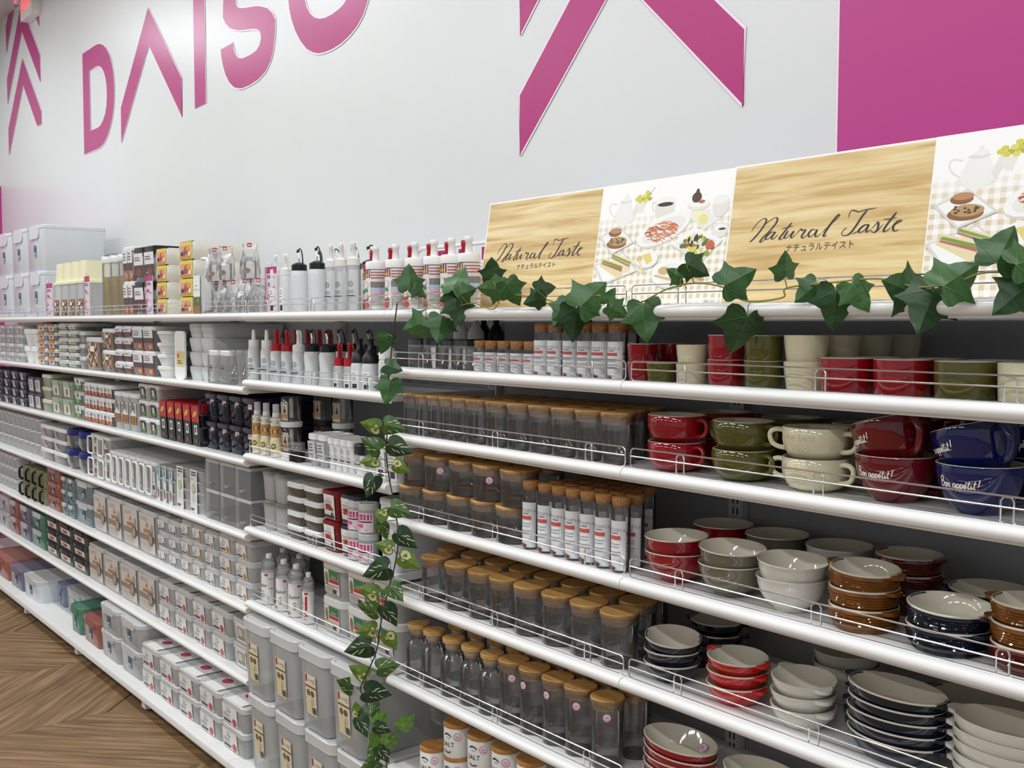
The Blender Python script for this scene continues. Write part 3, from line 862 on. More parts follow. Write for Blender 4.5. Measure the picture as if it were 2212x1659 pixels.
# ------------------------------------------------------------------ printed labels
def art(key, w, h):
    """label artwork w wide and h tall, origin at the bottom centre"""
    a = Art(); n = 4
    if key == 'teal':
        a.rect(-w / 2, 0, w / 2, h, '#1d5f78').rect(-w * .36, h * .05, w * .36, h * .42, '#dfe3e2').rect(-w * .2, h * .12, w * .2, h * .3, '#2b6c84').rect(-w * .3, h * .8, w * .3, h * .86, '#9cc2d0')
    elif key.startswith('food'):
        dot = {'r': '#cf4a5a', 'o': '#cf8a2a', 'b': '#4a6a9a', 'g': '#9a9aa4'}[key[-1]]
        a.rect(-w / 2, 0, w / 2, h, '#f0efec', n)
        a.text('FOOD  SET', -w * .08, h * .84, h * .11, '#2c2420', sx=.75).text('CONTAINER', -w * .08, h * .68, h * .15, '#2c2420', sx=.62)
        a.lines(-w * .42, w * .1, [h * .52, h * .46, h * .4], h * .025, '#8a8480', 3)
        a.rect(-w * .42, h * .1, w * .06, h * .22, '#4a3a34').disc(w * .3, h * .24, w * .13, h * .2, dot).rect(-w * .4, h * .3, w * .0, h * .33, '#b0a8a2')
    elif key == 'greyfood':
        a.rect(-w / 2, 0, w / 2, h, '#ebe9e6', n).rect(-w * .42, h * .12, w * .42, h * .8, '#b0a698').disc(-w * .1, h * .5, w * .2, h * .2, '#d6d0c6').rect(-w * .3, h * .2, w * .3, h * .24, '#6a5c50')
    elif key == 'bread':
        a.rect(-w / 2, 0, w / 2, h, '#dcd4cc').rect(-w / 2, h * .3, w / 2, h * .46, '#9c8672').lines(-w * .4, w * .1, [h * .9, h * .86, h * .82], h * .014, '#a8978a', 2)
        a.poly([(-w * .1, h * .66), (w * .02, h * .82), (w * .1, h * .66)], '#c89a72').poly([(-w * .24, h * .5), (-w * .22, h * .6), (w * .2, h * .62), (w * .22, h * .52)], '#bb8658')
        a.chev(w * .36, h * .5, w * .16, h * .05, 5, h * .015, '#5a4638').disc(w * .25, h * .38, w * .16, w * .16, '#85705e').disc(w * .25, h * .38, w * .11, w * .11, '#b4a290')
        a.lines(-w * .42, w * .3, [h * .24, h * .2, h * .16, h * .1, h * .06], h * .012, '#a09488', 5)
    elif key == 'veg':
        a.rect(-w / 2, 0, w / 2, h, '#e9eee4').rect(-w / 2, 0, w / 2, h * .45, '#3f7a34').disc(-w * .1, h * .3, w * .2, h * .2, '#8ab85a').chev(0, h * .45, w * .5, h * .13, 3, h * .06, '#1d3a1c')
    elif key == 'tomato':
        a.rect(-w / 2, 0, w / 2, h, '#efebe6').rect(-w / 2, 0, w / 2, h * .36, '#b0301f')
        for k in range(5):
            a.disc(-w * .4 + k * w * .2, h * .2, w * .09, h * .15, ['#cf4a30', '#d8b060', '#8f1f18'][k % 3])
        a.chev(w * .12, h * .42, w * .2, h * .13, 3, h * .06, '#1a1a1a').lines(-w * .44, -w * .05, [h * .8, h * .72, h * .6], h * .04, '#5a504a', 4)
    elif key == 'almond':
        a.rect(-w / 2, 0, w / 2, h, '#efece6').rect(-w / 2, 0, w / 2, h * .42, '#a8703c')
        for k in range(8):
            a.disc(-w * .35 + (k % 4) * w * .23, h * (.1 + .18 * (k // 4)), w * .14, h * .07, ['#7a4a22', '#c08a50'][k % 2], .6)
        a.chev(0, h * .5, w * .8, h * .13, 3, h * .06, '#161616')
    elif key == 'garden':
        a.rect(-w / 2, 0, w / 2, h, '#23251f').disc(w * .05, h * .3, w * .4, h * .26, '#5f8a3a').rect(-w * .1, h * .35, w * .2, h * .8, '#e9e9e4').rect(-w * .42, h * .55, -w * .14, h * .8, '#a83a2a')
    elif key == 'yellow':
        a.rect(-w / 2, 0, w / 2, h, '#e9cf4a', n).rect(-w * .48, h * .16, w * .36, h * .8, '#dfa08a', n).disc(w * .06, h * .5, w * .22, h * .26, '#c8452a').disc(w * .16, h * .62, w * .12, h * .14, '#e0a83a').disc(-w * .3, h * .32, w * .12, h * .13, '#2a2420').rect(-w * .2, h * .2, -w * .08, h * .5, '#6a6a78').disc(w * .3, h * .28, w * .1, h * .18, '#f0ead8')
        a.rect(-w * .48, h * .08, w * .4, h * .2, '#cf8a5a')
    elif key == 'dress':
        a.rect(-w / 2, 0, w / 2, h, '#efece8', 10).rect(-w / 2, h * .8, -w * .14, h, '#7a1620', 3).rect(-w * .42, h * .83, -w * .2, h * .9, '#d8b03a', 2)
        a.disc(-w * .32, h * .62, w * .12, h * .1, '#c9c4bc').disc(-w * .32, h * .62, w * .1, h * .085, '#ece8e2').disc(-w * .3, h * .48, w * .09, h * .04, '#3f8a4a').disc(-w * .32, h * .3, w * .13, h * .12, '#b8423a').disc(-w * .32, h * .34, w * .1, h * .09, '#e6dcd6').disc(-w * .3, h * .1, w * .15, h * .08, '#c4574c')
        a.lines(-w * .1, w * .45, [h * .93, h * .86, h * .79], h * .025, '#b8505a', 6).rect(-w * .1, h * .56, w * .45, h * .7, '#8a8480', 4).rect(-w * .1, h * .46, w * .45, h * .55, '#b4cce0', 4).rect(-w * .1, h * .38, w * .45, h * .46, '#e6b4c0', 4).lines(-w * .1, w * .45, [h * .3, h * .25, h * .2, h * .15, h * .1], h * .02, '#a8a29c', 7)
    elif key == 'pot':
        a.rect(-w / 2, 0, w / 2, h, '#e9e8e2', n).rect(-w * .18, h * .62, w * .48, h * .98, '#3d7a4e', 3).text('Dock pot', w * .15, h * .72, h * .12, '#f2f2ee', sx=.8).rect(-w * .18, h * .44, w * .48, h * .6, '#bb3030', 3).disc(-w * .33, h * .6, w * .1, h * .28, '#8a7a4a').rect(-w * .48, h * .32, w * .48, h * .35, '#b83a3a', 3).lines(-w * .44, w * .4, [h * .24, h * .18, h * .12, h * .06], h * .025, '#8a8680', 8).rect(w * .1, h * .04, w * .3, h * .2, '#3a3a3a')
    elif key == 'shaker':
        a.rect(-w / 2, 0, w / 2, h, '#ededea', 8).rect(w * .1, h * .9, w * .25, h * .97, '#c4506a', 2).text('Shaker', -w * .05, h * .6, h * .16, '#2a2a30', shear=.2, sx=.9).lines(w * .28, w * .48, [h * .8, h * .5], h * .012, '#2a2a2a', 2).chev(w * .0, h * .2, w * .14, h * .09, 3, h * .03, '#8a9a5a').disc(-w * .3, h * .12, w * .1, h * .06, '#c98a3a')
    elif key == 'shaker_red':
        a.rect(-w / 2, 0, w / 2, h, '#efeeea', 8).rect(-w * .05, h * .42, w * .08, h * .86, '#b8232c', 2).text('シェイカー', -w * .18, h * .5, h * .16, '#1c1c1c', rot=PI / 2, sx=.8).chev(w * .02, h * .12, w * .2, h * .09, 3, h * .04, '#b8232c').rect(-w * .08, h * .92, w * .12, h * .98, '#b8232c', 2)
    elif key == 'pink':
        a.rect(-w / 2, 0, w / 2, h, '#f0dfe4', 8).rect(-w * .45, h * .64, w * .45, h * .94, '#c4487e', 6).text('ポット', -w * .05, h * .76, h * .2, '#f6eef2').rect(-w * .45, h * .52, w * .45, h * .58, '#2a2a2a', 6).rect(-w * .4, h * .26, w * .1, h * .44, '#cf5a8e', 4).lines(-w * .4, w * .4, [h * .16, h * .1], h * .03, '#9a8a90', 3)
    elif key == 'king':
        a.rect(-w / 2, 0, w / 2, h, '#efe9e6').text('キッチン', 0, h * .82, h * .1, '#2a2420').lines(-w * .4, w * .4, [h * .72, h * .66], h * .02, '#5a504c', 3)
        for k in range(7):
            a.disc(-w * .26 + (k % 4) * w * .17, h * (.42 + .12 * (k // 4)), w * .11, h * .075, ['#a83a28', '#c05a38', '#7a1f1a'][k % 3])
        a.rect(-w * .46, h * .04, w * .46, h * .16, '#3a3434').disc(w * .28, h * .22, w * .08, h * .07, '#2a2a2e')
    elif key == 'big':
        a.rect(-w / 2, 0, w / 2, h, '#e6dfc4').rect(-w * .46, h * .8, -w * .3, h * .98, '#a8242e').text('キッチン', w * .05, h * .85, h * .09, '#4a2a22', sx=.7).rect(-w / 2, h * .68, w / 2, h * .72, '#6a4634').disc(-w * .22, h * .54, w * .16, h * .08, '#8a5f3c').disc(w * .16, h * .54, w * .16, h * .08, '#7a5232').rect(-w * .44, h * .08, w * .06, h * .42, '#dcd3a4').lines(w * .12, w * .46, [h * .4, h * .36, h * .32, h * .28], h * .012, '#9a8f86', 4).rect(w * .16, h * .06, w * .46, h * .22, '#55504c')
        a.ring(w * .36, h * .86, w * .07, w * .1, '#c86a86')
    elif key == 'cork':
        a.rect(-w / 2, 0, w / 2, h, '#eceef0', 8).text('ガラスボトル', -w * .02, h * .81, h * .085, '#33302e', sx=.8).lines(-w * .3, w * .2, [h * .74], h * .022, '#6a6664', 3).rect(-w * .45, h * .62, w * .22, h * .7, '#cf5a50', 5)
        a.lines(-w * .4, w * .4, [h * .52, h * .46, h * .36, h * .3], h * .018, '#9a989a', 4).chev(w * .22, h * .12, w * .2, h * .05, 3, h * .016, '#c4c6ca').disc(-w * .25, h * .05, w * .16, h * .045, '#a86a5a').disc(-w * .1, h * .04, w * .09, h * .03, '#5a3a34').disc(-w * .34, h * .09, w * .06, h * .03, '#6a7a4a')
    elif key == 'salt':
        a.text('SALT', 0, h * .42, h * .26, '#17181a', sx=1.0).lines(-w * .16, w * .16, [h * .68], h * .02, '#5a5a5a', 2)
        for k in range(9):
            t_ = -0.8 + 1.6 * k / 8
            a.rect(math.sin(t_) * w * .36 - .0012, h * .62 + math.cos(t_) * h * .22, math.sin(t_) * w * .36 + .0012, h * .68 + math.cos(t_) * h * .22, '#2a2a2a')
            a.rect(math.sin(t_) * w * .36 - .0012, h * .26 - math.cos(t_) * h * .16, math.sin(t_) * w * .36 + .0012, h * .31 - math.cos(t_) * h * .16, '#2a2a2a')
    elif key == 'strip':
        a.rect(-w / 2, 0, w / 2, h, '#ead3df').rect(-w / 2, h * .86, w / 2, h, '#bb2f74').lines(-w * .4, w * .4, [h * .8, h * .76], h * .02, '#4a3040', 3)
        r_ = random.Random(4)
        for k in range(16):
            a.disc(r_.uniform(-w * .38, w * .38), h * r_.uniform(.04, .68), w * .09, h * .018, r_.choice(['#b0648e', '#f2e8ee', '#8a4a72', '#d6a8c2']))
        a.rect(-w / 2, 0, -w * .42, h, '#b0347a')
    elif key == 'spray':
        a.rect(-w / 2, 0, w / 2, h, '#e9e6da', 8).rect(-w / 2, h * .5, w / 2, h * .8, '#b98a52', 8)
        for k in range(6):
            a.disc(-w * .4 + k * w * .16, h * .66, w * .12, h * .05, ['#8a5a2a', '#d9b07a'][k % 2], .5)
        a.rect(-w / 2, h * .12, w / 2, h * .44, '#e2d49a', 8).ring(-w * .05, h * .28, w * .1, w * .16, '#2a2620').disc(-w * .05, h * .28, w * .1, w * .1, '#c8c07a').chev(w * .2, h * .84, w * .2, h * .05, 2, h * .02, '#9ab04a').lines(-w * .4, 0, [h * .9], h * .03, '#b04a4a')
    elif key == 'slicer':
        a.rect(-w / 2, 0, w / 2, h, '#efece4').rect(-w * .44, h * .36, -w * .04, h * .86, '#e6cfc0').rect(w * .04, h * .36, w * .44, h * .86, '#e6cfc0').poly([(-w * .3, h * .4), (-w * .2, h * .4), (-w * .26, h * .8), (-w * .34, h * .8)], '#3a3030').rect(w * .14, h * .42, w * .34, h * .6, '#4a4040').rect(w * .2, h * .6, w * .28, h * .8, '#4a4040').rect(-w / 2, h * .14, w / 2, h * .34, '#d8a25a')
    elif key == 'choc':
        a.rect(-w / 2, h * .5, w / 2, h, '#e9e4e6').rect(-w / 2, 0, w / 2, h * .5, '#4a2a24').disc(0, h * .2, w * .3, h * .16, '#7a4630').lines(-w * .4, w * .3, [h * .8, h * .7], h * .04, '#6a5a60', 3)
    elif key == 'nuts':
        a.rect(-w / 2, 0, w / 2, h, '#8a6a50')
        r_ = random.Random(9)
        for k in range(26):
            a.disc(r_.uniform(-.42, .42) * w, h * r_.uniform(.08, .92), w * .1, h * .06, r_.choice(['#c9b49a', '#6a4630', '#b08a60', '#e0d2c0']), r_.uniform(0, 3))
        a.rect(-w * .1, h * .62, w * .2, h * .84, '#efe6e6')
    elif key == 'fun':
        a.rect(-w / 2, 0, w / 2, h, '#e9e6e4').rect(-w / 2, h * .3, w / 2, h * .55, '#4a3a3a').rect(-w / 2, 0, w / 2, h * .3, '#c05a3a').disc(-w * .1, h * .16, w * .2, h * .1, '#3f8aa8').disc(w * .2, h * .14, w * .16, h * .1, '#d8b04a').lines(-w * .4, w * .3, [h * .85, h * .75, h * .66], h * .03, '#55504e', 3)
    elif key == 'clipo':
        a.rect(-w / 2, 0, w / 2, h, '#ded9d2').rect(-w * .3, h * .3, w * .2, h * .7, '#b0603a').disc(-w * .05, h * .35, w * .16, h * .2, '#8a4a3a')
    elif key == 'clipg':
        a.rect(-w / 2, 0, w / 2, h, '#dfe2d6').rect(-w * .3, h * .1, w * .4, h * .6, '#8a9a4a').disc(w * .1, h * .3, w * .16, h * .2, '#c8b84a')
    elif key == 'silver':
        a.rect(-w / 2, 0, w / 2, h, '#c9cacc').lines(-w * .4, w * .4, [h * .8, h * .65, h * .5, h * .3], h * .06, '#5a5c60', 4)
    elif key == 'vegpic':
        a.rect(-w / 2, 0, w / 2, h, '#d8ddd0').disc(0, h * .4, w * .2, h * .3, '#a85a3a', .5).disc(w * .1, h * .5, w * .12, h * .14, '#7a9a4a')
    elif key == 'bluefood':
        a.rect(-w / 2, 0, w / 2, h, '#e3e9ea').disc(-w * .1, h * .78, w * .26, h * .1, '#4f9ac0').disc(w * .15, h * .62, w * .2, h * .08, '#6ab0cf').disc(0, h * .2, w * .3, h * .12, '#c0705a').disc(-w * .15, h * .3, w * .16, h * .08, '#5a8a4a').lines(-w * .4, w * .3, [h * .94, h * .9], h * .02, '#4a6a7a', 2)
    elif key == 'greensleeve':
        a.rect(-w / 2, 0, w / 2, h, '#ecebe6').lines(-w * .36, w * .36, [h * .92, h * .86], h * .035, '#3a3a36', 2).chev(-w * .2, h * .76, w * .2, h * .03, 1, h * .015, '#2a2a2a').disc(0, h * .56, w * .28, h * .11, '#9ab07a').disc(0, h * .56, w * .2, h * .08, '#c4d0a4').chev(0, h * .22, w * .5, h * .05, 4, h * .012, '#c6c8c0').rect(-w * .36, h * .06, w * .1, h * .11, '#6a4038')
    elif key == 'redpouch':
        a.rect(-w / 2, 0, w / 2, h, '#1f1c1c').rect(-w / 2, h * .6, w / 2, h, '#c22a22').disc(-w * .05, h * .8, w * .3, h * .06, '#e8c04a', .5).rect(-w * .2, h * .28, w * .2, h * .52, '#d9dcdc').rect(-w * .12, h * .33, w * .1, h * .47, '#4a4a4a').disc(0, h * .12, w * .2, h * .06, '#6a4a3a')
    elif key == 'price':
        a.rect(-w / 2, 0, w / 2, h, '#f0d8d4').lines(-w * .3, w * .3, [h * .6, h * .3], h * .12, '#b04a4a', 2)
    elif key == 'sticker':
        a.disc(0, 0, w / 2, w / 2, '#f6eaf0', 0, 20).ring(0, 0, w * .44, w * .5, '#c8427e', 20).text('200', -w * .04, w * .02, w * .32, '#b83a70').lines(-w * .28, w * .28, [-w * .22, -w * .3], w * .04, '#d890b0', 2)
    elif key == 'barcode':
        a.rect(-w / 2, 0, w / 2, h, '#f3f2ee', 4).rect(-w * .3, h * .06, w * .3, h * .3, '#3a3a3c', 3).lines(-w * .35, w * .35, [h * .85, h * .75, h * .62, h * .5, h * .42], h * .03, '#8a888a', 3)
    elif key == 'mark':
        a.ring(0, h * .75, w * .2, w * .25, '#6a6a70').stroke([(-w * .14, h * .75 - w * .14), (w * .14, h * .75 + w * .14)], w * .03, '#6a6a70').stroke([(w * .14, h * .75 - w * .14), (-w * .14, h * .75 + w * .14)], w * .03, '#6a6a70').lines(-w * .3, w * .3, [h * .5, h * .44], h * .025, '#8a8a90', 2).rect(-w * .4, h * .3, w * .4, h * .36, '#3a3a40', 4).lines(-w * .25, w * .25, [h * .2, h * .12], h * .02, '#9a9aa0', 5)
    elif key == 'strainer':
        a.rect(-w / 2, 0, w / 2, h, '#f4f3ef').text('バスケット', 0, h * .62, h * .08, '#2a2a2a').lines(-w * .2, w * .2, [h * .72], h * .02, '#7a7a7a').rect(-w / 2, h * .2, w / 2, h * .44, '#5f6a36').disc(w * .2, h * .34, w * .12, h * .05, '#c07a4a').rect(-w / 2, 0, w / 2, h * .2, '#9a6a44')
    return a

# ------------------------------------------------------------------ kinds of goods
@lru_cache(None)
def lidbox(w, d, h, body='plastic_clear', lid='plastic_lid', lidh=0.014, r=0.014, taper=0.006, key=None, lw=0.6, lh=0.7, flap=None, over=0.004, clips=None, band=False, rim=None):
    """a box with its own lid; key: label artwork on the front; band: paper band over lid and front"""
    p = []
    mb = MB(); hb = h - lidh
    rloft(mb, [(w - 2 * taper - .006, d - 2 * taper - .006, r * .7, 0.0), (w - 2 * taper, d - 2 * taper, r, 0.004), (w - over, d - over, r, hb)], cap1=False)
    p.append(('body', mb.mesh('body', body, 0.9)))
    mb = MB(); q = 0.003
    rloft(mb, [(w, d, r + .001, hb - .004), (w, d, r + .001, h - q), (w - 2 * q, d - 2 * q, r, h), (w - .022, d - .022, r * .8, h), (w - .026, d - .026, r * .8, h - .0035)], cap0=False)
    lidm = mb.mesh('lid', lid, 0.6)
    subs = []
    if flap:
        mb = MB()
        rg = [[(x, -d / 2 - o, z) for x, z in rr(w * .55, h * .3, h * .1, 3, 0, h - h * .14)] for o in (-0.001, 0.004)]
        loft(mb, rg); subs.append(('clip', mb.mesh('clip', flap, 0.6)))
    if band and key:
        bw = w * lw
        subs.append(('band_top', Art().rect(-bw / 2, -d / 2 + .004, bw / 2, d * .28, '#eeedea').disc(-bw * .1, -d * .22, bw * .24, d * .07, {'r': '#cf4a6a', 'o': '#cf8a2a', 'b': '#4a6a9a', 'g': '#b8324a'}[key[-1]]).lines(-bw * .3, bw * .2, [d * (.0 + .04 * k) for k in range(3)], d * .012, '#8a8684', 3).rect(-bw * .3, d * .16, bw * .3, d * .2, '#4a4644').mesh('band_top', on_top(h + .0004))))
    p.append(('lid', lidm, subs) if subs else ('lid', lidm))
    if key:
        sl = -(taper) / max(hb, .01)
        z0 = h * (0.04 if band else (1 - lh) * .42)
        y_ = -(d / 2 - taper) - (taper) * (z0 / hb) - .0012
        hh = (hb - z0 - .002) if band else h * lh
        p.append(('label', art(key, w * lw, hh).mesh('label', on_front(y_, z0, (-w * .12 if band else 0), taper / hb))))
    return tuple(p)

@lru_cache(None)
def jar(r, h, lid_r, lid_h=0.012, lid='bamboo', sticker=None, base=True):
    p = []
    hb = h - lid_h
    mb = MB(); lathe(mb, [(r * .9, 0.0), (r, 0.004), (r, hb - .004), (r * .985, hb)], 28, cap1=False)
    p.append(('glass', mb.mesh('glass', 'glass', 0.9)))
    if base:
        mb = MB(); lathe(mb, [(r * .84, 0.0012), (r * .93, 0.003), (r * .9, 0.006), (r * .5, 0.0045)], 28)
        p.append(('base', mb.mesh('base', 'glass_base', 0.9)))
    mb = MB(); lathe(mb, [(lid_r - .001, hb), (lid_r, hb + .0015), (lid_r, h - .0015), (lid_r - .001, h)], 28)
    subs = []
    m2 = MB(); lathe(m2, [(r * .93, hb - .016), (r * .95, hb - .014), (r * .95, hb)], 28)
    subs.append(('plug', m2.mesh('plug', lid, 0.6)))
    m2 = MB(); lathe(m2, [(r * .955, hb - .012), (r * .985, hb - .010), (r * .955, hb - .008), (r * .985, hb - .006), (r * .955, hb - .004)], 28, cap0=False, cap1=False)
    subs.append(('seal', m2.mesh('seal', 'plastic_frost', 0.9)))
    p.append(('lid', mb.mesh('lid', lid, 0.5), subs))
    mb = MB(); pr = [(r * 1.02, hb * .72), (r * 1.03, hb - .01), (lid_r + .001, hb + .001), (lid_r + .0012, h - .002)]
    lathe(mb, pr, 20, cap0=False, cap1=False)
    rnd_ = random.Random(int(r * 1e5))
    mb.v = [(x * (1 + rnd_.uniform(-.012, .012)), y * (1 + rnd_.uniform(-.012, .012)), z + rnd_.uniform(-.003, .0015)) for x, y, z in mb.v]
    p.append(('shrink_film', mb.mesh('shrink_film', 'film', 0.0)))
    if sticker:
        p.append(('price_sticker', art('sticker', 0.019, 0).mesh('price_sticker', on_tube(r + .0015, sticker[1], sticker[0]))))
    return tuple(p)

@lru_cache(None)
def corkjar(r, h, ch=0.02, label=True):
    p = []
    hb = h - ch * .62
    mb = MB(); lathe(mb, [(r * .8, 0.0), (r, 0.006), (r, hb)], 24, cap1=False); p.append(('glass', mb.mesh('glass', 'glass', 0.9)))
    mb = MB(); lathe(mb, [(r * .86, h - ch), (r * .95, hb), (r * 1.0, h - .002), (r * .97, h)], 24); p.append(('cork', mb.mesh('cork', 'cork', 0.6)))
    if label:
        lh_ = hb * .72
        p.append(('label', art('cork', r * 2.0, lh_).mesh('label', on_tube(r + .0006, hb * .04, .38))))
    return tuple(p)

@lru_cache(None)
def carafe():
    p = []
    mb = MB(); lathe(mb, [(.031, 0), (.0355, .005), (.0358, .078), (.0345, .088), (.029, .100), (.0235, .107), (.0215, .112), (.022, .134)], 28, cap1=False); p.append(('glass', mb.mesh('glass', 'glass', 1.2)))
    mb = MB(); lathe(mb, [(.029, .0012), (.033, .004), (.031, .008), (.02, .005)], 28); p.append(('base', mb.mesh('base', 'glass_base', 0.9)))
    mb = MB(); lathe(mb, [(.0275, .138), (.0295, .14), (.030, .150), (.029, .1515)], 28)
    m2 = MB(); lathe(m2, [(.019, .120), (.0203, .122), (.0212, .138)], 24)
    m3 = MB(); lathe(m3, [(.0205, .126), (.0228, .128), (.0205, .13), (.0228, .132), (.021, .136)], 24, cap0=False, cap1=False)
    p.append(('lid', mb.mesh('lid', 'bamboo', 0.5), [('plug', m2.mesh('plug', 'bamboo', .6)), ('seal', m3.mesh('seal', 'plastic_frost', .9))]))
    return tuple(p)

@lru_cache(None)
def blackjar(r, h):
    p = []
    mb = MB(); rloft(mb, [(2 * r * .92, 2 * r * .92, r * .3, 0), (2 * r, 2 * r, r * .35, .005), (2 * r, 2 * r, r * .35, h)], cap1=False); p.append(('glass', mb.mesh('glass', 'glass', 0.9)))
    mb = MB(); rloft(mb, [(1.86 * r, 1.86 * r, r * .3, h - .012), (1.86 * r, 1.86 * r, r * .3, h - .001), (2 * r, 2 * r, r * .35, h), (2 * r, 2 * r, r * .35, h + .004)]); p.append(('lid', mb.mesh('lid', 'plastic_black', .6)))
    mb = MB(); rloft(mb, [(1.92 * r, 1.92 * r, r * .3, h - .018), (1.92 * r, 1.92 * r, r * .3, h - .013)]); p.append(('seal', mb.mesh('seal', 'plastic_frost', .6)))
    return tuple(p)

@lru_cache(None)
def canister():
    mb = MB(); lathe(mb, [(.034, 0), (.036, .003), (.036, .076), (.035, .078)], 28)
    m2 = MB(); lathe(m2, [(.036, .078), (.037, .080), (.037, .088), (.036, .089)], 28)
    return (('body', mb.mesh('body', 'paper', .6)), ('lid', m2.mesh('lid', 'bamboo_dark', .5)), ('print', art('salt', .04, .066).mesh('print', on_tube(.0362, .008, .2))), ('price_sticker', art('sticker', .021, 0).mesh('price_sticker', on_tube(.0365, .058, .95))))

# --- ceramics
@lru_cache(None)
def cup(rt, rb, h, mat, inner='glaze_inner'):
    mb = MB()
    lathe(mb, [(rb * .92, 0), (rb, .003), (rb + (rt - rb) * .6, h * .55), (rt, h - .001), (rt - .0012, h), (rt - .0035, h - .001), (rb - .004, .006), (.002, .0055)], 32, seg=[0, 0, 0, 1, 1, 1, 1])
    return (('cup_body', mb.mesh('cup_body', [mat, inner], .9)),)

def handle_path(r, z0, z1, out, ang):
    c, s = math.cos(ang), math.sin(ang)
    pr = [(r - .004, z1), (r + out * .6, z1 + .001), (r + out, (z0 + z1) / 2 + .008), (r + out * .85, (z0 + z1) / 2 - .008), (r + out * .4, z0), (r - .006, z0 - .002)]
    return [(c * a, s * a, z) for a, z in crom(pr, 4)]

@lru_cache(None)
def soupmug(mat, r=.060, h=.061, handles=(0.0, PI), text=None):
    mb = MB()
    lathe(mb, [(r * .55, 0), (r * .6, .003), (r * .8, h * .12), (r * .94, h * .35), (r, h * .6), (r, h - .001), (r - .0015, h), (r - .004, h - .001), (r - .005, h * .5), (r * .5, .008), (.002, .007)], 36, seg=[0, 0, 0, 0, 0, 1, 1, 1, 1, 1])
    p = [('cup_body', mb.mesh('cup_body', [mat, 'glaze_inner'], 1.0))]
    for a in handles:
        mb = MB(); tube(mb, handle_path(r, h * .34, h * .84, .026, a), .0048, 8); p.append(('handle', mb.mesh('handle', mat, 1.0)))
    if text:
        ar = Art()
        for k, w_ in enumerate(text):
            ar.text(w_, 0, -k * .018, .017, '#e6ddba', sx=1.1)
        p.append(('relief', ar.mesh('relief', on_tube(r + .0003, h * .74), mat=mat)))
    return tuple(p)

BON = [[(0, 2.2), (.02, 1), (0, 0)], [(-.1, 2.0), (.5, 2.3), (.85, 1.9), (.45, 1.3), (.1, 1.2)], [(.1, 1.2), (.8, 1.1), (.9, .5), (.4, 0), (-.1, .15)], [(1.4, .9), (1.1, .6), (1.2, .1), (1.6, .1), (1.7, .6), (1.4, .9), (1.95, .8)], [(1.95, .8), (2.0, 0), (2.1, .6), (2.4, .9), (2.55, .6), (2.5, .1), (2.8, .1)],
       [(3.9, .85), (3.5, .9), (3.3, .4), (3.5, .05), (3.85, .4), (3.95, .85), (3.9, .2), (4.15, .15)], [(4.15, .15), (4.35, .9), (4.2, -.8)], [(4.3, .6), (4.6, .9), (4.85, .6), (4.7, .1), (4.35, .05), (4.95, .2)], [(4.95, .2), (5.15, .9), (5.0, -.8)], [(5.1, .6), (5.4, .9), (5.65, .6), (5.5, .1), (5.15, .05), (5.8, .3)],
       [(5.8, .3), (6.3, .6), (6.25, .9), (5.95, .8), (5.85, .3), (6.1, 0), (6.5, .4)], [(6.2, 1.25), (6.45, 1.6)], [(6.95, 1.8), (6.75, .3), (6.9, 0), (7.2, .3)], [(6.55, 1.15), (7.2, 1.25)], [(7.4, .9), (7.35, .2), (7.5, 0), (7.8, .4)], [(7.45, 1.35), (7.5, 1.5)], [(8.1, 1.8), (7.95, .3), (8.1, 0), (8.35, .15)], [(7.75, 1.15), (8.4, 1.25)], [(8.95, 2.2), (8.8, .6)], [(8.75, .12), (8.76, -.02)]]

@lru_cache(None)
def bigmug(mat, ha=0.8):
    r, h = .066, .080
    mb = MB()
    lathe(mb, [(r * .5, 0), (r * .54, .004), (r * .6, .008), (r * .8, h * .28), (r * .93, h * .52), (r, h * .8), (r * 1.01, h - .001), (r, h), (r - .003, h - .001), (r * .86, h * .45), (r * .4, .012), (.002, .011)], 40, seg=[0, 0, 0, 0, 0, 0, 1, 1, 1, 1, 1])
    p = [('cup_body', mb.mesh('cup_body', [mat, 'glaze_inner'], 1.0))]
    mb = MB(); tube(mb, handle_path(r * .92, h * .24, h * .82, .036, ha), .0062, 8); p.append(('handle', mb.mesh('handle', mat, 1.0)))
    ar = Art()
    for st in BON:
        k = .0074
        pts = crom([((x + .12 * y - 4.4) * k, y * k * .95) for x, y in st], 5)
        ar.stroke(pts, .0019, '#f1ece2')
    rr_ = lambda b: r * (.93 + .07 * (h * .56 + b - h * .52) / (h * .28))
    p.append(('lettering', ar.mesh('lettering', lambda a, b, o: ((rr_(b) + .0012) * math.sin(a / r - .12), -(rr_(b) + .0012) * math.cos(a / r - .12), h * .56 + b), step=.00001)))
    return tuple(p)

@lru_cache(None)
def bowl(mat, r=.065, h=.064, inner='glaze_inner'):
    mb = MB()
    lathe(mb, [(r * .46, 0), (r * .5, .003), (r * .5, .007), (r * .72, h * .25), (r * .88, h * .5), (r * .96, h * .78), (r * .985, h - .004), (r * 1.01, h - .002), (r, h), (r * .965, h - .002), (r * .85, h * .5), (r * .6, h * .18), (.002, .01)], 40, seg=[0] * 6 + [0, 1, 1, 1, 1, 1])
    return (('bowl_body', mb.mesh('bowl_body', [mat, inner], 1.0)),)

def ear(r, h, mat, ang, sx=1.0, sy=1.0, out=.014, half=.32, drop=.007):
    mb = MB()
    top, bot = [], []
    n = 6
    ring_o = [(ang - half + 2 * half * i / n, r + out * (1 - abs(2 * i / n - 1) ** 2.2)) for i in range(n + 1)]
    ring_i = [(ang + half - 2 * half * i / n, r - .004) for i in range(n + 1)]
    L = ring_o + ring_i
    g = lambda z: [(sx * q * math.cos(a), sy * q * math.sin(a), z) for a, q in L]
    loft(mb, [g(h - drop), g(h - .0005)])
    return mb.mesh('ear', mat, .6)

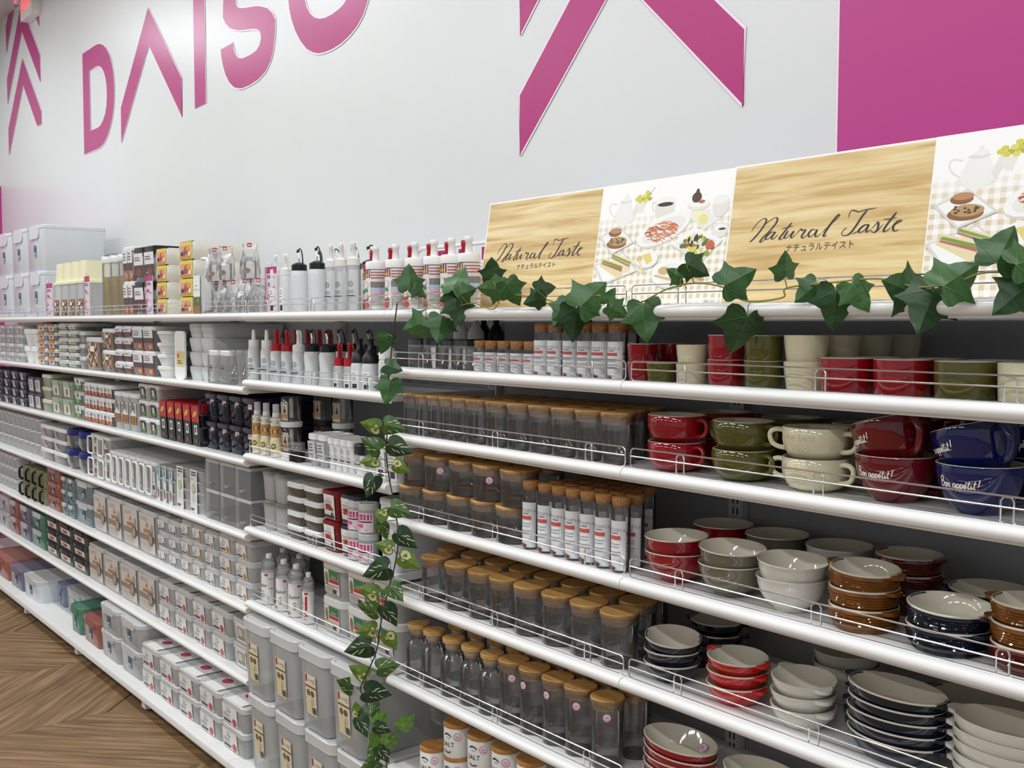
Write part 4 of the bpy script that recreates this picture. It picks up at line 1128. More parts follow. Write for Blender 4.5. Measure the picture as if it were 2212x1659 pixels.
@lru_cache(None)
def dish(mat, r=.062, h=.05, sx=1.0, sy=1.0, ribs=0, flare=.0, ears=True, ang=0.0, inner='glaze_inner', foot=.8):
    """ramekin or gratin dish with two ear handles; ribs: ridges round the side"""
    prof = [(r * foot * .96, 0), (r * foot, .003)]
    if ribs:
        for k in range(ribs):
            z = .006 + (h - .012) * k / ribs
            rr_ = r * (foot + (1 - foot) * (k / ribs) ** .5) * .985
            prof += [(rr_, z), (rr_ + .0028, z + (h - .012) / ribs * .5)]
    else:
        for k in range(1, 5):
            prof.append((r * (foot + (1 - foot) * math.sin(k / 5 * PI / 2)), h * k / 5))
    prof.append((r * .995 + flare, h - .003))
    no = len(prof)
    prof += [(r + flare, h - .001), (r - .002 + flare, h), (r - .005, h - .003), (r * foot * .95, .009), (.002, .007)]
    mb = MB(); lathe(mb, prof, 40, sx=sx, sy=sy, seg=[0] * (no - 1) + [1] * 5)
    p = [('dish_body', mb.mesh('dish_body', [mat, inner], .9))]
    if ears:
        for a in (ang, ang + PI):
            p.append(('ear', ear(r + flare - .001, h, mat, a, sx, sy)))
    return tuple(p)

# --- bottles
@lru_cache(None)
def squeeze(r, h, body, cap, top='cone', key=None, waist=0.0, square=False):
    """body height h, then cap and nozzle"""
    p = []
    mb = MB()
    if square:
        rloft(mb, [(2 * r * .9, 2 * r * .9, r * .4, 0), (2 * r, 2 * r, r * .5, .006), (2 * r, 2 * r, r * .5, h * .75), (2 * r * .8, 2 * r * .8, r * .5, h)])
    else:
        lathe(mb, [(r * .9, 0), (r, .006), (r * (1 - waist), h * .5), (r * (1 - waist * .3), h * .82), (r * .9, h * .93), (r * .8, h)], 22)
    p.append(('body', mb.mesh('body', body, 1.0)))
    mb = MB(); subs = []
    if top == 'cone':
        lathe(mb, [(r * .86, h - .004), (r * .86, h + .018), (r * .8, h + .02)], 20)
        m2 = MB(); lathe(m2, [(r * .36, h + .02), (r * .3, h + .05), (r * .22, h + .056)], 14); subs.append(('nozzle', m2.mesh('nozzle', cap, .8)))
    elif top == 'tall':
        lathe(mb, [(r * .9, h - .004), (r * .9, h + .016), (r * .6, h + .02)], 20)
        m2 = MB(); lathe(m2, [(r * .34, h + .018), (r * .3, h + .05), (r * .36, h + .052), (r * .36, h + .064), (r * .3, h + .066)], 14); subs.append(('nozzle', m2.mesh('nozzle', cap, .8)))
        m2 = MB(); tube(m2, crom([(r * .3, 0, h + .06), (r * .7, 0, h + .062), (r * 1.0, 0, h + .045), (r * .95, 0, h + .012)], 4), .0022, 6); subs.append(('strap', m2.mesh('strap', cap, .8)))
    elif top == 'spout':
        lathe(mb, [(r * .86, h - .004), (r * .86, h + .014), (r * .5, h + .02), (r * .3, h + .022)], 20)
        m2 = MB(); tube(m2, crom([(0, 0, h + .02), (0, 0, h + .035), (-r * .12, 0, h + .046), (-r * .3, 0, h + .056)], 4), .0035, 8); subs.append(('spout', m2.mesh('spout', 'chrome', .8)))
        m2 = MB(); tube(m2, crom([(-r * .3, 0, h + .056), (r * .1, 0, h + .066), (r * .7, 0, h + .056), (r * .98, 0, h + .03), (r * .9, 0, h + .01)], 5), .0022, 6); tube(m2, [(-r * .3, 0, h + .053), (-r * .34, 0, h + .062)], .005, 8); subs.append(('strap', m2.mesh('strap', cap, .8)))
    elif top == 'hood':
        lathe(mb, [(r * .95, h - .006), (r * .95, h + .012), (r * .5, h + .03), (r * .34, h + .036), (r * .34, h + .058), (r * .42, h + .06), (r * .42, h + .064)], 20)
    elif top == 'dress':
        lathe(mb, [(r * 1.02, h - .006), (r * 1.03, h + .012), (r * .95, h + .016), (r * .5, h + .018)], 22)
        m2 = MB(); lathe(m2, [(r * .36, h + .016), (r * .3, h + .045), (r * .36, h + .047), (r * .36, h + .058), (r * .3, h + .06)], 14); subs.append(('nozzle', m2.mesh('nozzle', cap, .8)))
    elif top == 'spray':
        lathe(mb, [(r * .7, h - .002), (r * .72, h + .012), (r * .5, h + .014)], 18)
        m2 = MB(); lathe(m2, [(r * .66, h + .012), (r * .66, h + .04), (r * .6, h + .042)], 18, ); subs.append(('overcap', m2.mesh('overcap', 'plastic_frost', .8)))
    elif top == 'flip':
        lathe(mb, [(r * 1.03, h - .012), (r * 1.05, h), (r * 1.0, h + .006), (r * .7, h + .02), (r * .5, h + .022)], 22)
        m2 = MB(); lathe(m2, [(r * .42, h + .02), (r * .42, h + .034), (r * .36, h + .036)], 16); subs.append(('stopper', m2.mesh('stopper', 'plastic_white', .8)))
    p.append(('cap', mb.mesh('cap', cap, .7), subs) if subs else ('cap', mb.mesh('cap', cap, .7)))
    if key:
        lw, lh_, z0 = {'dress': (r * 3.0, h * .86, h * .07), 'shaker': (r * 3.0, h * .8, h * .02), 'shaker_red': (r * 3.0, h * .8, h * .02), 'spray': (r * 3.0, h * .96, h * .01), 'mark': (r * 1.5, h * .6, h * .14), 'barcode': (r * 1.0, h * .62, h * .04)}[key]
        p.append(('label', art(key, lw, lh_).mesh('label', on_tube(r + .0008, z0, {'shaker': .55, 'barcode': .4, 'dress': .85, 'spray': .7}.get(key, 0.5)))))
    return tuple(p)

SHELFN = {'S1': 'top', 'S2': 'second', 'S3': 'third', 'S4': 'fourth', 'S5': 'fifth', 'S6': 'sixth', 'S7': 'lowest', 'L1': 'top', 'L2': 'second', 'L3': 'third', 'L4': 'fourth', 'L5': 'fifth', 'K1': 'top', 'K2': 'second', 'K3': 'third', 'K4': 'fourth', 'K5': 'fifth', 'K6': 'sixth', 'DK': 'base'}
def row(name, cat, desc, parts, xs, y, key, where, tiers=1, pitch=0.0, jit=0.15, group=None, zoff=0.0, rz=0.0, dy=0.0):
    """parts: a tuple of parts or a list of them, one per place"""
    rnd_ = random.Random(len(desc) * 31 + len(xs))
    if isinstance(xs, float):
        xs = [xs]
    if key in ('S2', 'S3', 'S4', 'S5', 'S6') and y > 0:
        xs = [x for x in xs if x > (-0.872 if y < .1 or key == 'S2' else -0.852)]
    for i, x in enumerate(xs):
        for t in range(tiers):
            w = TIER[tiers][t]
            o = ORD[i] + ' from left, ' if len(xs) > 1 else ''
            pa = parts[i] if isinstance(parts, list) else parts
            put(name, '%s%s, %s%s' % (w, desc, o, where), cat, pa, (x, y + dy * i, TOP[key] + zoff + t * pitch), rz=rz + rnd_.uniform(-jit, jit), group=group or (desc + ' ' + where)[:60])
# ------------------------------------------------------------------ ceramics bay
def one(name, cat, label, parts, x, y, z, rz=0.0, tilt=None, group=None):
    return put(name, label, cat, parts, (x, y, z), rz=rz, rot=(tilt[0], tilt[1], rz) if tilt else None, group=group)
z = TOP['S2']
small = lambda m: cup(.0315, .027, .042, m)
med = lambda m: cup(.0365, .033, .053, m)
wide = lambda m: cup(.0465, .0445, .063, m)
CR = 'second ceramics shelf'
xs = [-0.0076, 0.0508, 0.1274, 0.2100, 0.2972, 0.3904, 0.4733, 0.5767, 0.6841, 0.7857]
one('small_cup', 'cup', 'small red cup, lower of the pair beside the cork jars', small('glaze_red'), xs[0], .06, z, group='small cups')
one('small_cup', 'cup', 'small red cup, upper of the pair beside the cork jars', small('glaze_red'), xs[0], .06, z + .038, group='small cups')
one('small_cup', 'cup', 'small olive cup standing between red and cream small cups', small('glaze_olive'), xs[1], .055, z, group='small cups')
for k, t_ in ((0, 'lower'), (1, 'upper')):
    one('small_cup', 'cup', 'small red cup, %s of the pair behind the olive cup' % t_, small('glaze_red'), -0.0015, .14, z + .038 * k, group='small cups')
    one('small_cup', 'cup', 'small cream cup, %s of two, beside the stacked red cups' % t_, small('glaze_cream'), xs[2], .06, z + .038 * k, group='small cups')
    one('tall_cup', 'cup', 'medium red cup, %s of a stack of two on the %s' % (t_, CR), med('glaze_red'), xs[3], .065, z + .047 * k, group='medium cups')
    one('tall_cup', 'cup', 'medium olive cup, %s of a stack of two on the %s' % (t_, CR), med('glaze_olive'), xs[4], .065, z + .047 * k, group='medium cups')
    one('tall_cup', 'cup', 'medium cream cup, %s of the front stack of two on the %s' % (t_, CR), cup(.040, .034, .054, 'glaze_cream'), xs[5], .065, z + .047 * k, group='medium cups')
    for j in range(3):
        one('tall_cup', 'cup', 'medium cream cup, %s of the %s stack behind the front one' % (t_, ORD[j]), cup(.040, .034, .054, 'glaze_cream'), xs[5] + .012 * (j + 1), .148 + .083 * j, z + .047 * k, group='medium cups')
for i, (m, n) in enumerate((('glaze_red', 'red'), ('glaze_red', 'red'), ('glaze_olive', 'olive'), ('glaze_cream', 'cream'))):
    nb = ('beside the medium cream cups', 'between another red and an olive', 'beside the wide cream cup', 'at the far end of the shelf')[i]
    one('wide_cup', 'cup', 'wide straight %s cup %s' % (n, nb), wide(m), xs[6 + i], .066, z, group='wide cups')
    one('wide_cup', 'cup', 'wide straight %s cup in the back row %s' % (n, nb), wide(m), xs[6 + i] + .004, .165, z, group='wide cups')

z = TOP['S3']
xs = [0.0686, 0.2389, 0.4011]
for i, (m, n, an, tx) in enumerate((('glaze_red', 'red', (-.15,), ('be kind', 'mind')), ('glaze_olive', 'olive', (-.2, PI - .1), ('be nice', 'living')), ('glaze_cream', 'cream', (-.1, PI + .25), ('the best', 'mind')))):
    for k, t_ in ((0, 'lower'), (1, 'upper')):
        one('soup_cup', 'cup', '%s soup cup with loop handle, %s of the front pair' % (n, t_), soupmug(m, handles=an, text=tx), xs[i], .085, z + .0545 * k, rz=.1 * k - .05, group='soup cups')
        one('soup_cup', 'cup', '%s soup cup with loop handle, %s of the pair behind' % (n, t_), soupmug(m, handles=(.6, PI + .6)), xs[i] + .01, .225, z + .0545 * k, group='soup cups')
xs = [0.5518, 0.6979]
for i, (m, n) in enumerate((('glaze_maroon', 'dark red'), ('glaze_blue', 'cobalt blue'))):
    one('breakfast_mug', 'mug', 'large %s mug with white script, standing at the front' % n, bigmug(m), xs[i], .095, z, rz=.05, group='breakfast mugs')
    one('breakfast_mug', 'mug', 'large %s mug with white script, tipped on the one below' % n, bigmug(m, -.05), xs[i] + .006, .095, z + .060, rz=-.55, tilt=(.10, -.26, 0), group='breakfast mugs')
    one('breakfast_mug', 'mug', 'large %s mug with white script, standing in the back row' % n, bigmug(m), xs[i] + .015, .27, z, rz=.05, group='breakfast mugs')
    one('breakfast_mug', 'mug', 'large %s mug with white script, tipped on the back one' % n, bigmug(m), xs[i] + .02, .27, z + .060, rz=.05, tilt=(.1, -.25, 0), group='breakfast mugs')

z = TOP['S4']
B4 = [('glaze_red', 'red', 0.0714, 0.0494), ('glaze_taupe', 'taupe', 0.2131, 0.1910), ('glaze_white', 'white', 0.3533, 0.3395)]
for m, n, xa, xb in B4:
    one('deep_bowl', 'bowl', 'deep glossy %s bowl, lower of the front stack of two' % n, bowl(m), xa, .085, z, group='deep bowls')
    one('deep_bowl', 'bowl', 'deep glossy %s bowl, upper of the front stack of two' % n, bowl(m), xa, .085, z + .031, tilt=(.03, .06 if n != 'red' else 0, 0), group='deep bowls')
    one('deep_bowl', 'bowl', 'deep glossy %s bowl, lower of the rear stack' % n, bowl(m), xb, .26, z, group='deep bowls')
    one('deep_bowl', 'bowl', 'deep glossy %s bowl, upper of the rear stack' % n, bowl(m), xb, .26, z + .031, group='deep bowls')
rk = dish('glaze_brown', .060, .042, ribs=6, ang=-.2, foot=.86)
rk2 = dish('glaze_rust', .060, .042, ribs=6, ang=-.2, foot=.86)
nv = dish('glaze_navy', .068, .042, ribs=6, ang=-.25, foot=.86)
x1, x2, x3, x4, x5 = 0.5007, 0.6567, 0.7898, 0.4927, 0.6508
for k in range(3):
    one('ribbed_ramekin', 'dish', 'amber brown ribbed ramekin with ears, %s of the front stack' % ('bottom', 'middle', 'top')[k], rk, x1, .09, z + .0325 * k, rz=.12 * k, tilt=(.05, .05, .2) if k == 2 else None, group='ribbed ramekins')
    one('ribbed_ramekin', 'dish', 'rust red ribbed ramekin, %s of the stack behind the amber ones' % ('bottom', 'middle', 'top')[k], rk2, x4, .25, z + .0325 * k, rz=.1 * k, group='ribbed ramekins')
    one('ribbed_ramekin', 'dish', '%s ribbed ramekin, %s of the stack at the far end' % (('rust red', 'amber brown', 'amber brown')[k], ('bottom', 'middle', 'top')[k]), (rk2, rk, rk)[k], x3, .09, z + .0325 * k, rz=.3, group='ribbed ramekins')
for k in range(2):
    one('ribbed_ramekin', 'dish', 'navy ribbed ramekin with cream inside, %s of the front pair' % ('lower', 'upper')[k], nv, x2, .09, z + .0325 * k, rz=.15 * k, tilt=(.04, .05, .1) if k == 1 else None, group='ribbed ramekins')
    one('ribbed_ramekin', 'dish', 'navy ribbed ramekin with cream inside, %s of the rear pair' % ('lower', 'upper')[k], nv, x5, .24, z + .0325 * k, rz=.5, group='ribbed ramekins')

z = TOP['S5']
gs = lambda m, a: dish(m, .060, .040, ang=a, foot=.62)
x1, x2, x3 = 0.0576, 0.2270, 0.3801
for k in range(3):
    w = ('bottom', 'middle', 'top')[k]
    one('gratin_dish', 'dish', 'round navy gratin dish, %s of the stack beside the glass jars' % w, gs('glaze_navy', .5), x1, .09, z + .026 * k, rz=.1 * k, tilt=(.08, .10, 0) if k == 2 else None, group='gratin dishes')
    one('gratin_dish', 'dish', 'round bright red gratin dish with ears, %s of the stack' % w, gs('glaze_bright', -.1), x2, .09, z + .026 * k, rz=.06 * k, tilt=(.02, .04, 0) if k == 2 else None, group='gratin dishes')
    one('gratin_dish', 'dish', 'round off-white gratin dish with ears, %s of the stack' % w, gs('glaze_white', -.25), x3, .09, z + .0255 * k, rz=-.05 * k, tilt=(.02, .06, 0) if k == 2 else None, group='gratin dishes')
    one('gratin_dish', 'dish', 'round navy gratin dish, %s of the rear stack' % w, gs('glaze_navy', .3), 0.0380, .26, z + .026 * k, group='gratin dishes')
    one('gratin_dish', 'dish', 'off-white round bowl, %s of the rear stack by the upright' % w, bowl('glaze_white', .064, .055), 0.3605, .26, z + .024 * k, group='gratin dishes')
ov = lambda m: dish(m, .088, .042, sx=1.0, sy=.68, ang=0.0, foot=.7)
for k in range(5):
    one('oval_gratin_dish', 'dish', 'navy oval gratin dish, %s counting up the tall stack' % ORD[k], ov('glaze_navy'), 0.5669, .088, z + .020 * k, rz=-.08 + .04 * (k % 3), tilt=(0, .03 * (k > 3), 0), group='oval gratin dishes')
for k in range(5):
    one('oval_gratin_dish', 'dish', 'off-white oval gratin dish, %s counting up the stack' % ORD[k], ov('glaze_white'), 0.7595, .088, z + .0195 * k, rz=.05 * (k % 2), group='oval gratin dishes')
for k in range(3):
    one('oval_gratin_dish', 'dish', 'navy oval gratin dish, %s of the rear stack' % ('bottom', 'middle', 'top')[k], ov('glaze_navy'), 0.6280, .26, z + .0195 * k, group='oval gratin dishes')
z = TOP['S6']
for k in range(5):
    pa = dish('glaze_red', .088, .042, sx=1.0, sy=.68, foot=.7, ears=False)
    if k == 4:
        pa = pa + (('price_sticker', art('sticker', .022, 0).mesh('price_sticker', lambda a, b, o: (.035 + a, .03 + b * .8, .026 + b * .55 + o))),)
    one('oval_dish', 'dish', 'red oval baking dish, %s counting up the stack under the round dishes' % ORD[k], pa, 0.0833, .088, z + .0185 * k, tilt=(.03, .05, -.1) if k > 2 else None, group='oval baking dishes')
for k in range(5):
    one('oval_dish', 'dish', 'cream oval baking dish, %s counting up beside the red ones' % ORD[k], dish('glaze_white', .085, .042, sx=1.0, sy=.68, foot=.7, ears=False), 0.2886, .09, z + .0185 * k, rz=-.1, group='oval baking dishes')

# ------------------------------------------------------------------ glass jar bay
row('lidded_jar', 'jar', 'small clear jar with black lid', blackjar(.030, .078), [-0.8924, -0.8203, -0.7489, -0.6803, -0.6162], .06, 'S2', 'second glass shelf', jit=.05)
row('cork_jar', 'jar', 'short glass jar with cork', corkjar(.0185, .080), [-0.5453, -0.5006, -0.4517, -0.4026, -0.3533], .05, 'S2', 'second glass shelf')
row('cork_jar', 'jar', 'tall glass jar with cork', corkjar(.0215, .122), [-0.3162, -0.2695, -0.2165, -0.1698, -0.1245, -0.0737], .055, 'S2', 'front of second glass shelf')
row('cork_jar', 'jar', 'tall glass jar with cork', corkjar(.0215, .122), [-0.3427, -0.2907, -0.2373, -0.1871, -0.1357, -0.0930], .11, 'S2', 'back row of second glass shelf')
row('sauce_bottle', 'bottle', 'white tall-neck sauce bottle', squeeze(.024, .085, 'plastic_white', 'plastic_white', 'hood'), [-0.9711, -0.9022, -0.8314, -0.7653], .2, 'S2', 'behind the black-lidded jars')
row('sauce_bottle', 'bottle', 'black tall-neck sauce bottle', squeeze(.024, .085, 'plastic_black', 'plastic_black', 'hood'), [-0.9535, -0.8859, -0.8207, -0.7638], .27, 'S2', 'behind the black-lidded jars')

jn, jt = jar(.0265, .111, .0275, .009), jar(.0365, .111, .038, .010)
row('storage_jar', 'jar', 'slim glass jar with bamboo lid', jn, [-0.9136, -0.8562, -0.8006, -0.7445, -0.6880, -0.6294], .055, 'S3', 'front of third glass shelf')
row('storage_jar', 'jar', 'slim glass jar with bamboo lid', jn, [-0.9720, -0.9111, -0.8522, -0.7950, -0.7375, -0.6818], .112, 'S3', 'second row of third glass shelf')
row('storage_jar', 'jar', 'broad glass jar with bamboo lid', jt, [-0.5685, -0.4863, -0.4045, -0.3234, -0.2431, -0.1639, -0.0817], .065, 'S3', 'front of third glass shelf')
for j in range(2):
    row('storage_jar', 'jar', 'broad glass jar with bamboo lid', jt, [-0.6061, -0.5248, -0.4437, -0.3631, -0.2830, -0.2038, -0.1213] if j == 0 else [-0.6336, -0.5518, -0.4684, -0.3888, -0.3064, -0.2250, -0.1475], .15 + .085 * j, 'S3', ('second row', 'third row')[j] + ' of third glass shelf')

j4 = jar(.0465, .090, .048, .010, sticker=None)
j4s = jar(.0465, .090, .048, .010, sticker=(.8, .055))
xs = [-0.8640, -0.7516, -0.6418, -0.5386, -0.4378]
row('storage_jar', 'jar', 'squat glass jar with bamboo lid', j4, xs, .07, 'S4', 'fourth glass shelf, lower tier')
row('storage_jar', 'jar', 'squat glass jar with bamboo lid', [j4, j4s, j4, j4s, j4], [-0.8522, -0.7428, -0.6298, -0.5293, -0.4204], .07, 'S4', 'fourth glass shelf, upper tier', zoff=.090)
row('storage_jar', 'jar', 'squat glass jar with bamboo lid', j4, [-0.8796, -0.7660, -0.6570, -0.5505, -0.4413], .175, 'S4', 'fourth glass shelf, rear lower tier')
row('storage_jar', 'jar', 'squat glass jar with bamboo lid', j4, [-0.8794, -0.7659, -0.6571, -0.5508, -0.4419], .175, 'S4', 'fourth glass shelf, rear upper tier', zoff=.090)
ct = corkjar(.0205, .160, .021)
row('cork_tube', 'jar', 'very tall glass tube with cork', ct, [-0.3516, -0.2968, -0.2487, -0.2020, -0.1538, -0.1057, -0.0549], .05, 'S4', 'front of fourth glass shelf')
for j in range(3):
    row('cork_tube', 'jar', 'very tall glass tube with cork', ct, [-0.3125, -0.2610, -0.2111, -0.1613, -0.1116, -0.0622] if j == 0 else ([-0.3186, -0.2671, -0.2171, -0.1658, -0.1162] if j == 1 else [-0.3265, -0.2749, -0.2218, -0.1705, -0.1208]), .1 + .05 * j, 'S4', ('second', 'third', 'fourth')[j] + ' row of fourth glass shelf')

j5 = jar(.0415, .118, .0435, .011)
row('storage_jar', 'jar', 'medium glass jar with bamboo lid', j5, [-0.8812, -0.7673, -0.6582, -0.5574, -0.4695, -0.3740, -0.2725, -0.1742, -0.0777], .07, 'S5', 'front of fifth glass shelf')
row('storage_jar', 'jar', 'medium glass jar with bamboo lid', j5, [-0.9392, -0.8303, -0.7190, -0.6142, -0.5133, -0.4146, -0.3132, -0.2147, -0.1162], .168, 'S5', 'second row of fifth glass shelf')
row('storage_jar', 'jar', 'medium glass jar with bamboo lid', j5, [-0.8921, -0.7829, -0.6757, -0.5725, -0.4678, -0.3674, -0.2662, -0.1695], .266, 'S5', 'third row of fifth glass shelf')

row('carafe', 'bottle', 'shouldered glass bottle with bamboo stopper', carafe(), [-0.8498, -0.7741, -0.6846, -0.6015, -0.5203], .065, 'S6', 'front of sixth glass shelf')
row('carafe', 'bottle', 'shouldered glass bottle with bamboo stopper', carafe(), [-0.8592, -0.7755, -0.6871, -0.6029, -0.5224], .15, 'S6', 'second row of sixth glass shelf')
j6 = [jar(.0365, .155, .0385, .010, sticker=(a, .118)) for a in (.75, .1, .15, .6, .85)]
row('storage_jar', 'jar', 'tall glass jar with pink sticker', j6, [-0.4399, -0.3609, -0.2775, -0.1998, -0.1127], .07, 'S6', 'front of sixth glass shelf')
row('storage_jar', 'jar', 'tall glass jar with bamboo lid', jar(.0365, .155, .0385, .010), [-0.4425, -0.3607, -0.2779, -0.1946, -0.1097], .155, 'S6', 'second row of sixth glass shelf')
row('storage_jar', 'jar', 'tall glass jar with bamboo lid', jar(.0365, .155, .0385, .010), [-0.4499, -0.3683, -0.2857, -0.2009], .24, 'S6', 'third row of sixth glass shelf')
row('salt_canister', 'canister', 'white SALT canister with wooden lid', canister(), [-0.6753, -0.5706, -0.4701, -0.3718], .07, 'S7', 'under the glass bottles', tiers=2, pitch=.0892, jit=.1)
one('salt_canister', 'canister', 'white SALT canister standing single beside the stacked ones', canister(), -0.7652, .055, TOP['S7'], rz=.1, group='salt canisters')
row('salt_canister', 'canister', 'white SALT canister with wooden lid', canister(), [-0.5558, -0.4625], .15, 'S7', 'rear pair under the glass bottles')
# ------------------------------------------------------------------ squeeze bottle bay
SQ = 'top bottle shelf'
@lru_cache(None)
def strip_card(w, h):
    mb = MB(); box(mb, -w / 2, w / 2, 0, .0015, 0, h)
    m2 = MB(); tube(m2, crom([(0, .001, h - .004), (0, .001, h + .008), (0, -.006, h + .012), (0, -.012, h + .006)], 4), .0012, 6)
    return (('card', mb.mesh('card', 'paper', 0)), ('print', art('strip', w, h).mesh('print', on_front(0.0, 0))), ('hook', m2.mesh('hook', 'chrome')))

@lru_cache(None)
def bagjar(seed, r=.0225, h=.075):
    """small jar with a steel lid inside a loose clear bag with a header tag"""
    rnd_ = random.Random(seed)
    mb = MB(); lathe(mb, [(r * .92, 0.002), (r, .006), (r, h * .8), (r * .86, h * .84)], 20, cap1=False)
    m2 = MB(); lathe(m2, [(r * .9, h * .82), (r * .92, h * .84), (r * .9, h * .9), (r * .92, h * .92), (r * .9, h)], 20)
    m3 = MB(); rloft(m3, [(2.3 * r, 2.2 * r, r * .6, 0), (2.6 * r, 2.4 * r, r * .6, h * .3), (2.5 * r, 2.3 * r, r * .6, h * .7), (2.4 * r, 1.6 * r, r * .4, h * 1.05), (2.2 * r, .5 * r, r * .1, h * 1.35), (2.3 * r, .1 * r, r * .03, h * 1.6)], n=4)
    m3.v = [(x + rnd_.uniform(-.003, .003), y + rnd_.uniform(-.003, .003), z + (rnd_.uniform(-.003, .003) if z > .01 else 0)) for x, y, z in m3.v]
    m4 = Art().rect(-.008, 0, .008, .014, '#c02a3a').rect(-.005, .004, .005, .009, '#f2e6e6').mesh('tag', on_front(-.004, h * 1.45))
    return (('jar', mb.mesh('jar', 'glass', .9)), ('lid', m2.mesh('lid', 'chrome', .5)), ('bag', m3.mesh('bag', 'bag_film', 0)), ('tag', m4), ('label', Art().disc(0, 0, .012, .010, '#c98a5a').disc(.003, .002, .006, .005, '#7a4326').mesh('label', on_tube(r + .001, h * .36))))

row('bagged_jar', 'jar', 'small jar in a crinkled clear bag', [bagjar(k) for k in range(6)], [-2.1519, -2.0827, -2.0114, -1.9159, -1.8567, -1.8062], .06, 'K1', 'beside the yellow trays', tiers=1, rz=.5)
row('bagged_jar', 'jar', 'small jar in a crinkled clear bag', [bagjar(9), bagjar(8), bagjar(7)], [-2.1428, -2.0537, -1.8518], .05, 'K1', 'raised on the lower bagged jars', zoff=.121, rz=.7)
one('product_strip', 'card', 'magenta headed product strip beside the white nozzle bottles', strip_card(.075, .155), -1.6601, .035, TOP['L1'], group='product strips')
row('squeeze_bottle', 'bottle', 'white nozzle dispenser bottle', squeeze(.0215, .128, 'plastic_milky', 'plastic_white', 'tall', key='barcode'), [-1.6569, -1.5844], .05, 'L1', SQ, jit=.5)
row('oil_bottle', 'bottle', 'milky bottle with black spout cap', squeeze(.0285, .140, 'plastic_milky', 'plastic_black', 'spout'), [-1.5050, -1.3867], .055, 'L1', SQ)
row('oil_bottle', 'bottle', 'milky bottle with black spout cap', squeeze(.0285, .140, 'plastic_milky', 'plastic_black', 'spout'), [-1.5483, -1.4420, -1.3267, -1.2307], .15, 'L1', 'second row of ' + SQ)
row('squeeze_bottle', 'bottle', 'clear bottle with white loop cap', squeeze(.021, .142, 'plastic_frost', 'plastic_white', 'tall', key='mark'), [-1.2911, -1.2300, -1.1602], .05, 'L1', SQ)
dr_w, dr_r = squeeze(.0285, .128, 'plastic_frost', 'plastic_white', 'dress', key='dress'), squeeze(.0285, .128, 'plastic_frost', 'plastic_red', 'dress', key='dress')
row('dressing_bottle', 'bottle', 'printed dressing bottle with white nozzle', dr_w, [-1.0535, -0.9492, -0.8526, -0.7631, -0.6840, -0.6102], .06, 'L1', 'front of top shelf', jit=.06)
row('dressing_bottle', 'bottle', 'printed dressing bottle with red nozzle', dr_r, [-1.1741, -1.0721, -0.9704, -0.8761, -0.7907, -0.7153], .125, 'L1', 'second row of top shelf', jit=.06)

row('squeeze_bottle', 'bottle', 'frosted bottle with white cone nozzle', squeeze(.021, .118, 'plastic_milky', 'plastic_white', 'cone', key='mark'), [-1.8304, -1.7310], .05, 'L2', 'second bottle shelf')
row('squeeze_bottle', 'bottle', 'frosted bottle with red nozzle', squeeze(.0215, .108, 'plastic_milky', 'plastic_red', 'tall', key='mark', waist=.12), [-1.6592, -1.5832], .05, 'L2', 'front of second bottle shelf')
row('squeeze_bottle', 'bottle', 'frosted bottle with white nozzle', squeeze(.0225, .108, 'plastic_milky', 'plastic_white', 'tall', key='mark', waist=.12), [-1.5034], .05, 'L2', 'beside the red nozzle bottles')
row('oil_bottle', 'bottle', 'wasp-waisted bottle with black spout', squeeze(.028, .110, 'plastic_milky', 'plastic_black', 'spout', waist=.14), [-1.4238, -1.3267], .055, 'L2', 'front of second bottle shelf')
row('oil_bottle', 'bottle', 'wasp-waisted bottle with black spout', squeeze(.028, .110, 'plastic_milky', 'plastic_black', 'spout', waist=.14), [-1.4161, -1.3297, -1.2387, -1.1541], .15, 'L2', 'second row of second bottle shelf')
row('squeeze_bottle', 'bottle', 'frosted bottle with red nozzle', squeeze(.0215, .108, 'plastic_milky', 'plastic_red', 'tall', waist=.12), [-1.7337, -1.6507, -1.5707, -1.5025], .16, 'L2', 'back row of second bottle shelf')
row('squeeze_bottle', 'bottle', 'short clear bottle with red nozzle', squeeze(.019, .072, 'plastic_frost', 'plastic_red', 'tall', key='barcode'), [-1.2361, -1.1763], .045, 'L2', 'front of second bottle shelf')
row('sauce_bottle', 'bottle', 'frosted bottle under black hooded cap', squeeze(.026, .086, 'plastic_milky', 'plastic_black', 'hood', key='barcode'), [-1.1291, -1.0675], .05, 'L2', 'second bottle shelf')
row('sauce_bottle', 'bottle', 'frosted bottle under white hooded cap', squeeze(.027, .100, 'plastic_milky', 'plastic_white', 'hood', key='mark'), [-0.9762], .05, 'L2', 'second bottle shelf')

@lru_cache(None)
def slicer(cap):
    mb = MB(); lathe(mb, [(.036, 0), (.037, .004), (.037, .016), (.033, .018)], 24)
    m2 = MB(); lathe(m2, [(.033, .018), (.033, .098), (.031, .1)], 24)
    m3 = MB(); tube(m3, [(0, 0, .03), (0, 0, .095)], .007, 8)
    return (('base', mb.mesh('base', cap, .6)), ('cup', m2.mesh('cup', 'glass', .9)), ('plunger', m3.mesh('plunger', cap, .6)), ('sleeve', art('slicer', .044, .062).mesh('sleeve', on_tube(.0338, .022, .1))))
row('spray_bottle', 'bottle', 'slim printed spray bottle', squeeze(.0175, .135, 'plastic_frost', 'plastic_white', 'spray', key='spray'), [-1.8079, -1.7405, -1.6683], .05, 'L3', 'beside the navy boxes', jit=.05)
row('hand_slicer', 'slicer', 'clear slicer cup on white base', slicer('plastic_white'), [-1.6374], .09, 'L3', 'third bottle shelf', tiers=2, pitch=.102, jit=.05)
row('hand_slicer', 'slicer', 'clear slicer cup on black base', slicer('plastic_black'), [-1.6160], .2, 'L3', 'third bottle shelf', tiers=2, pitch=.102, jit=.05)
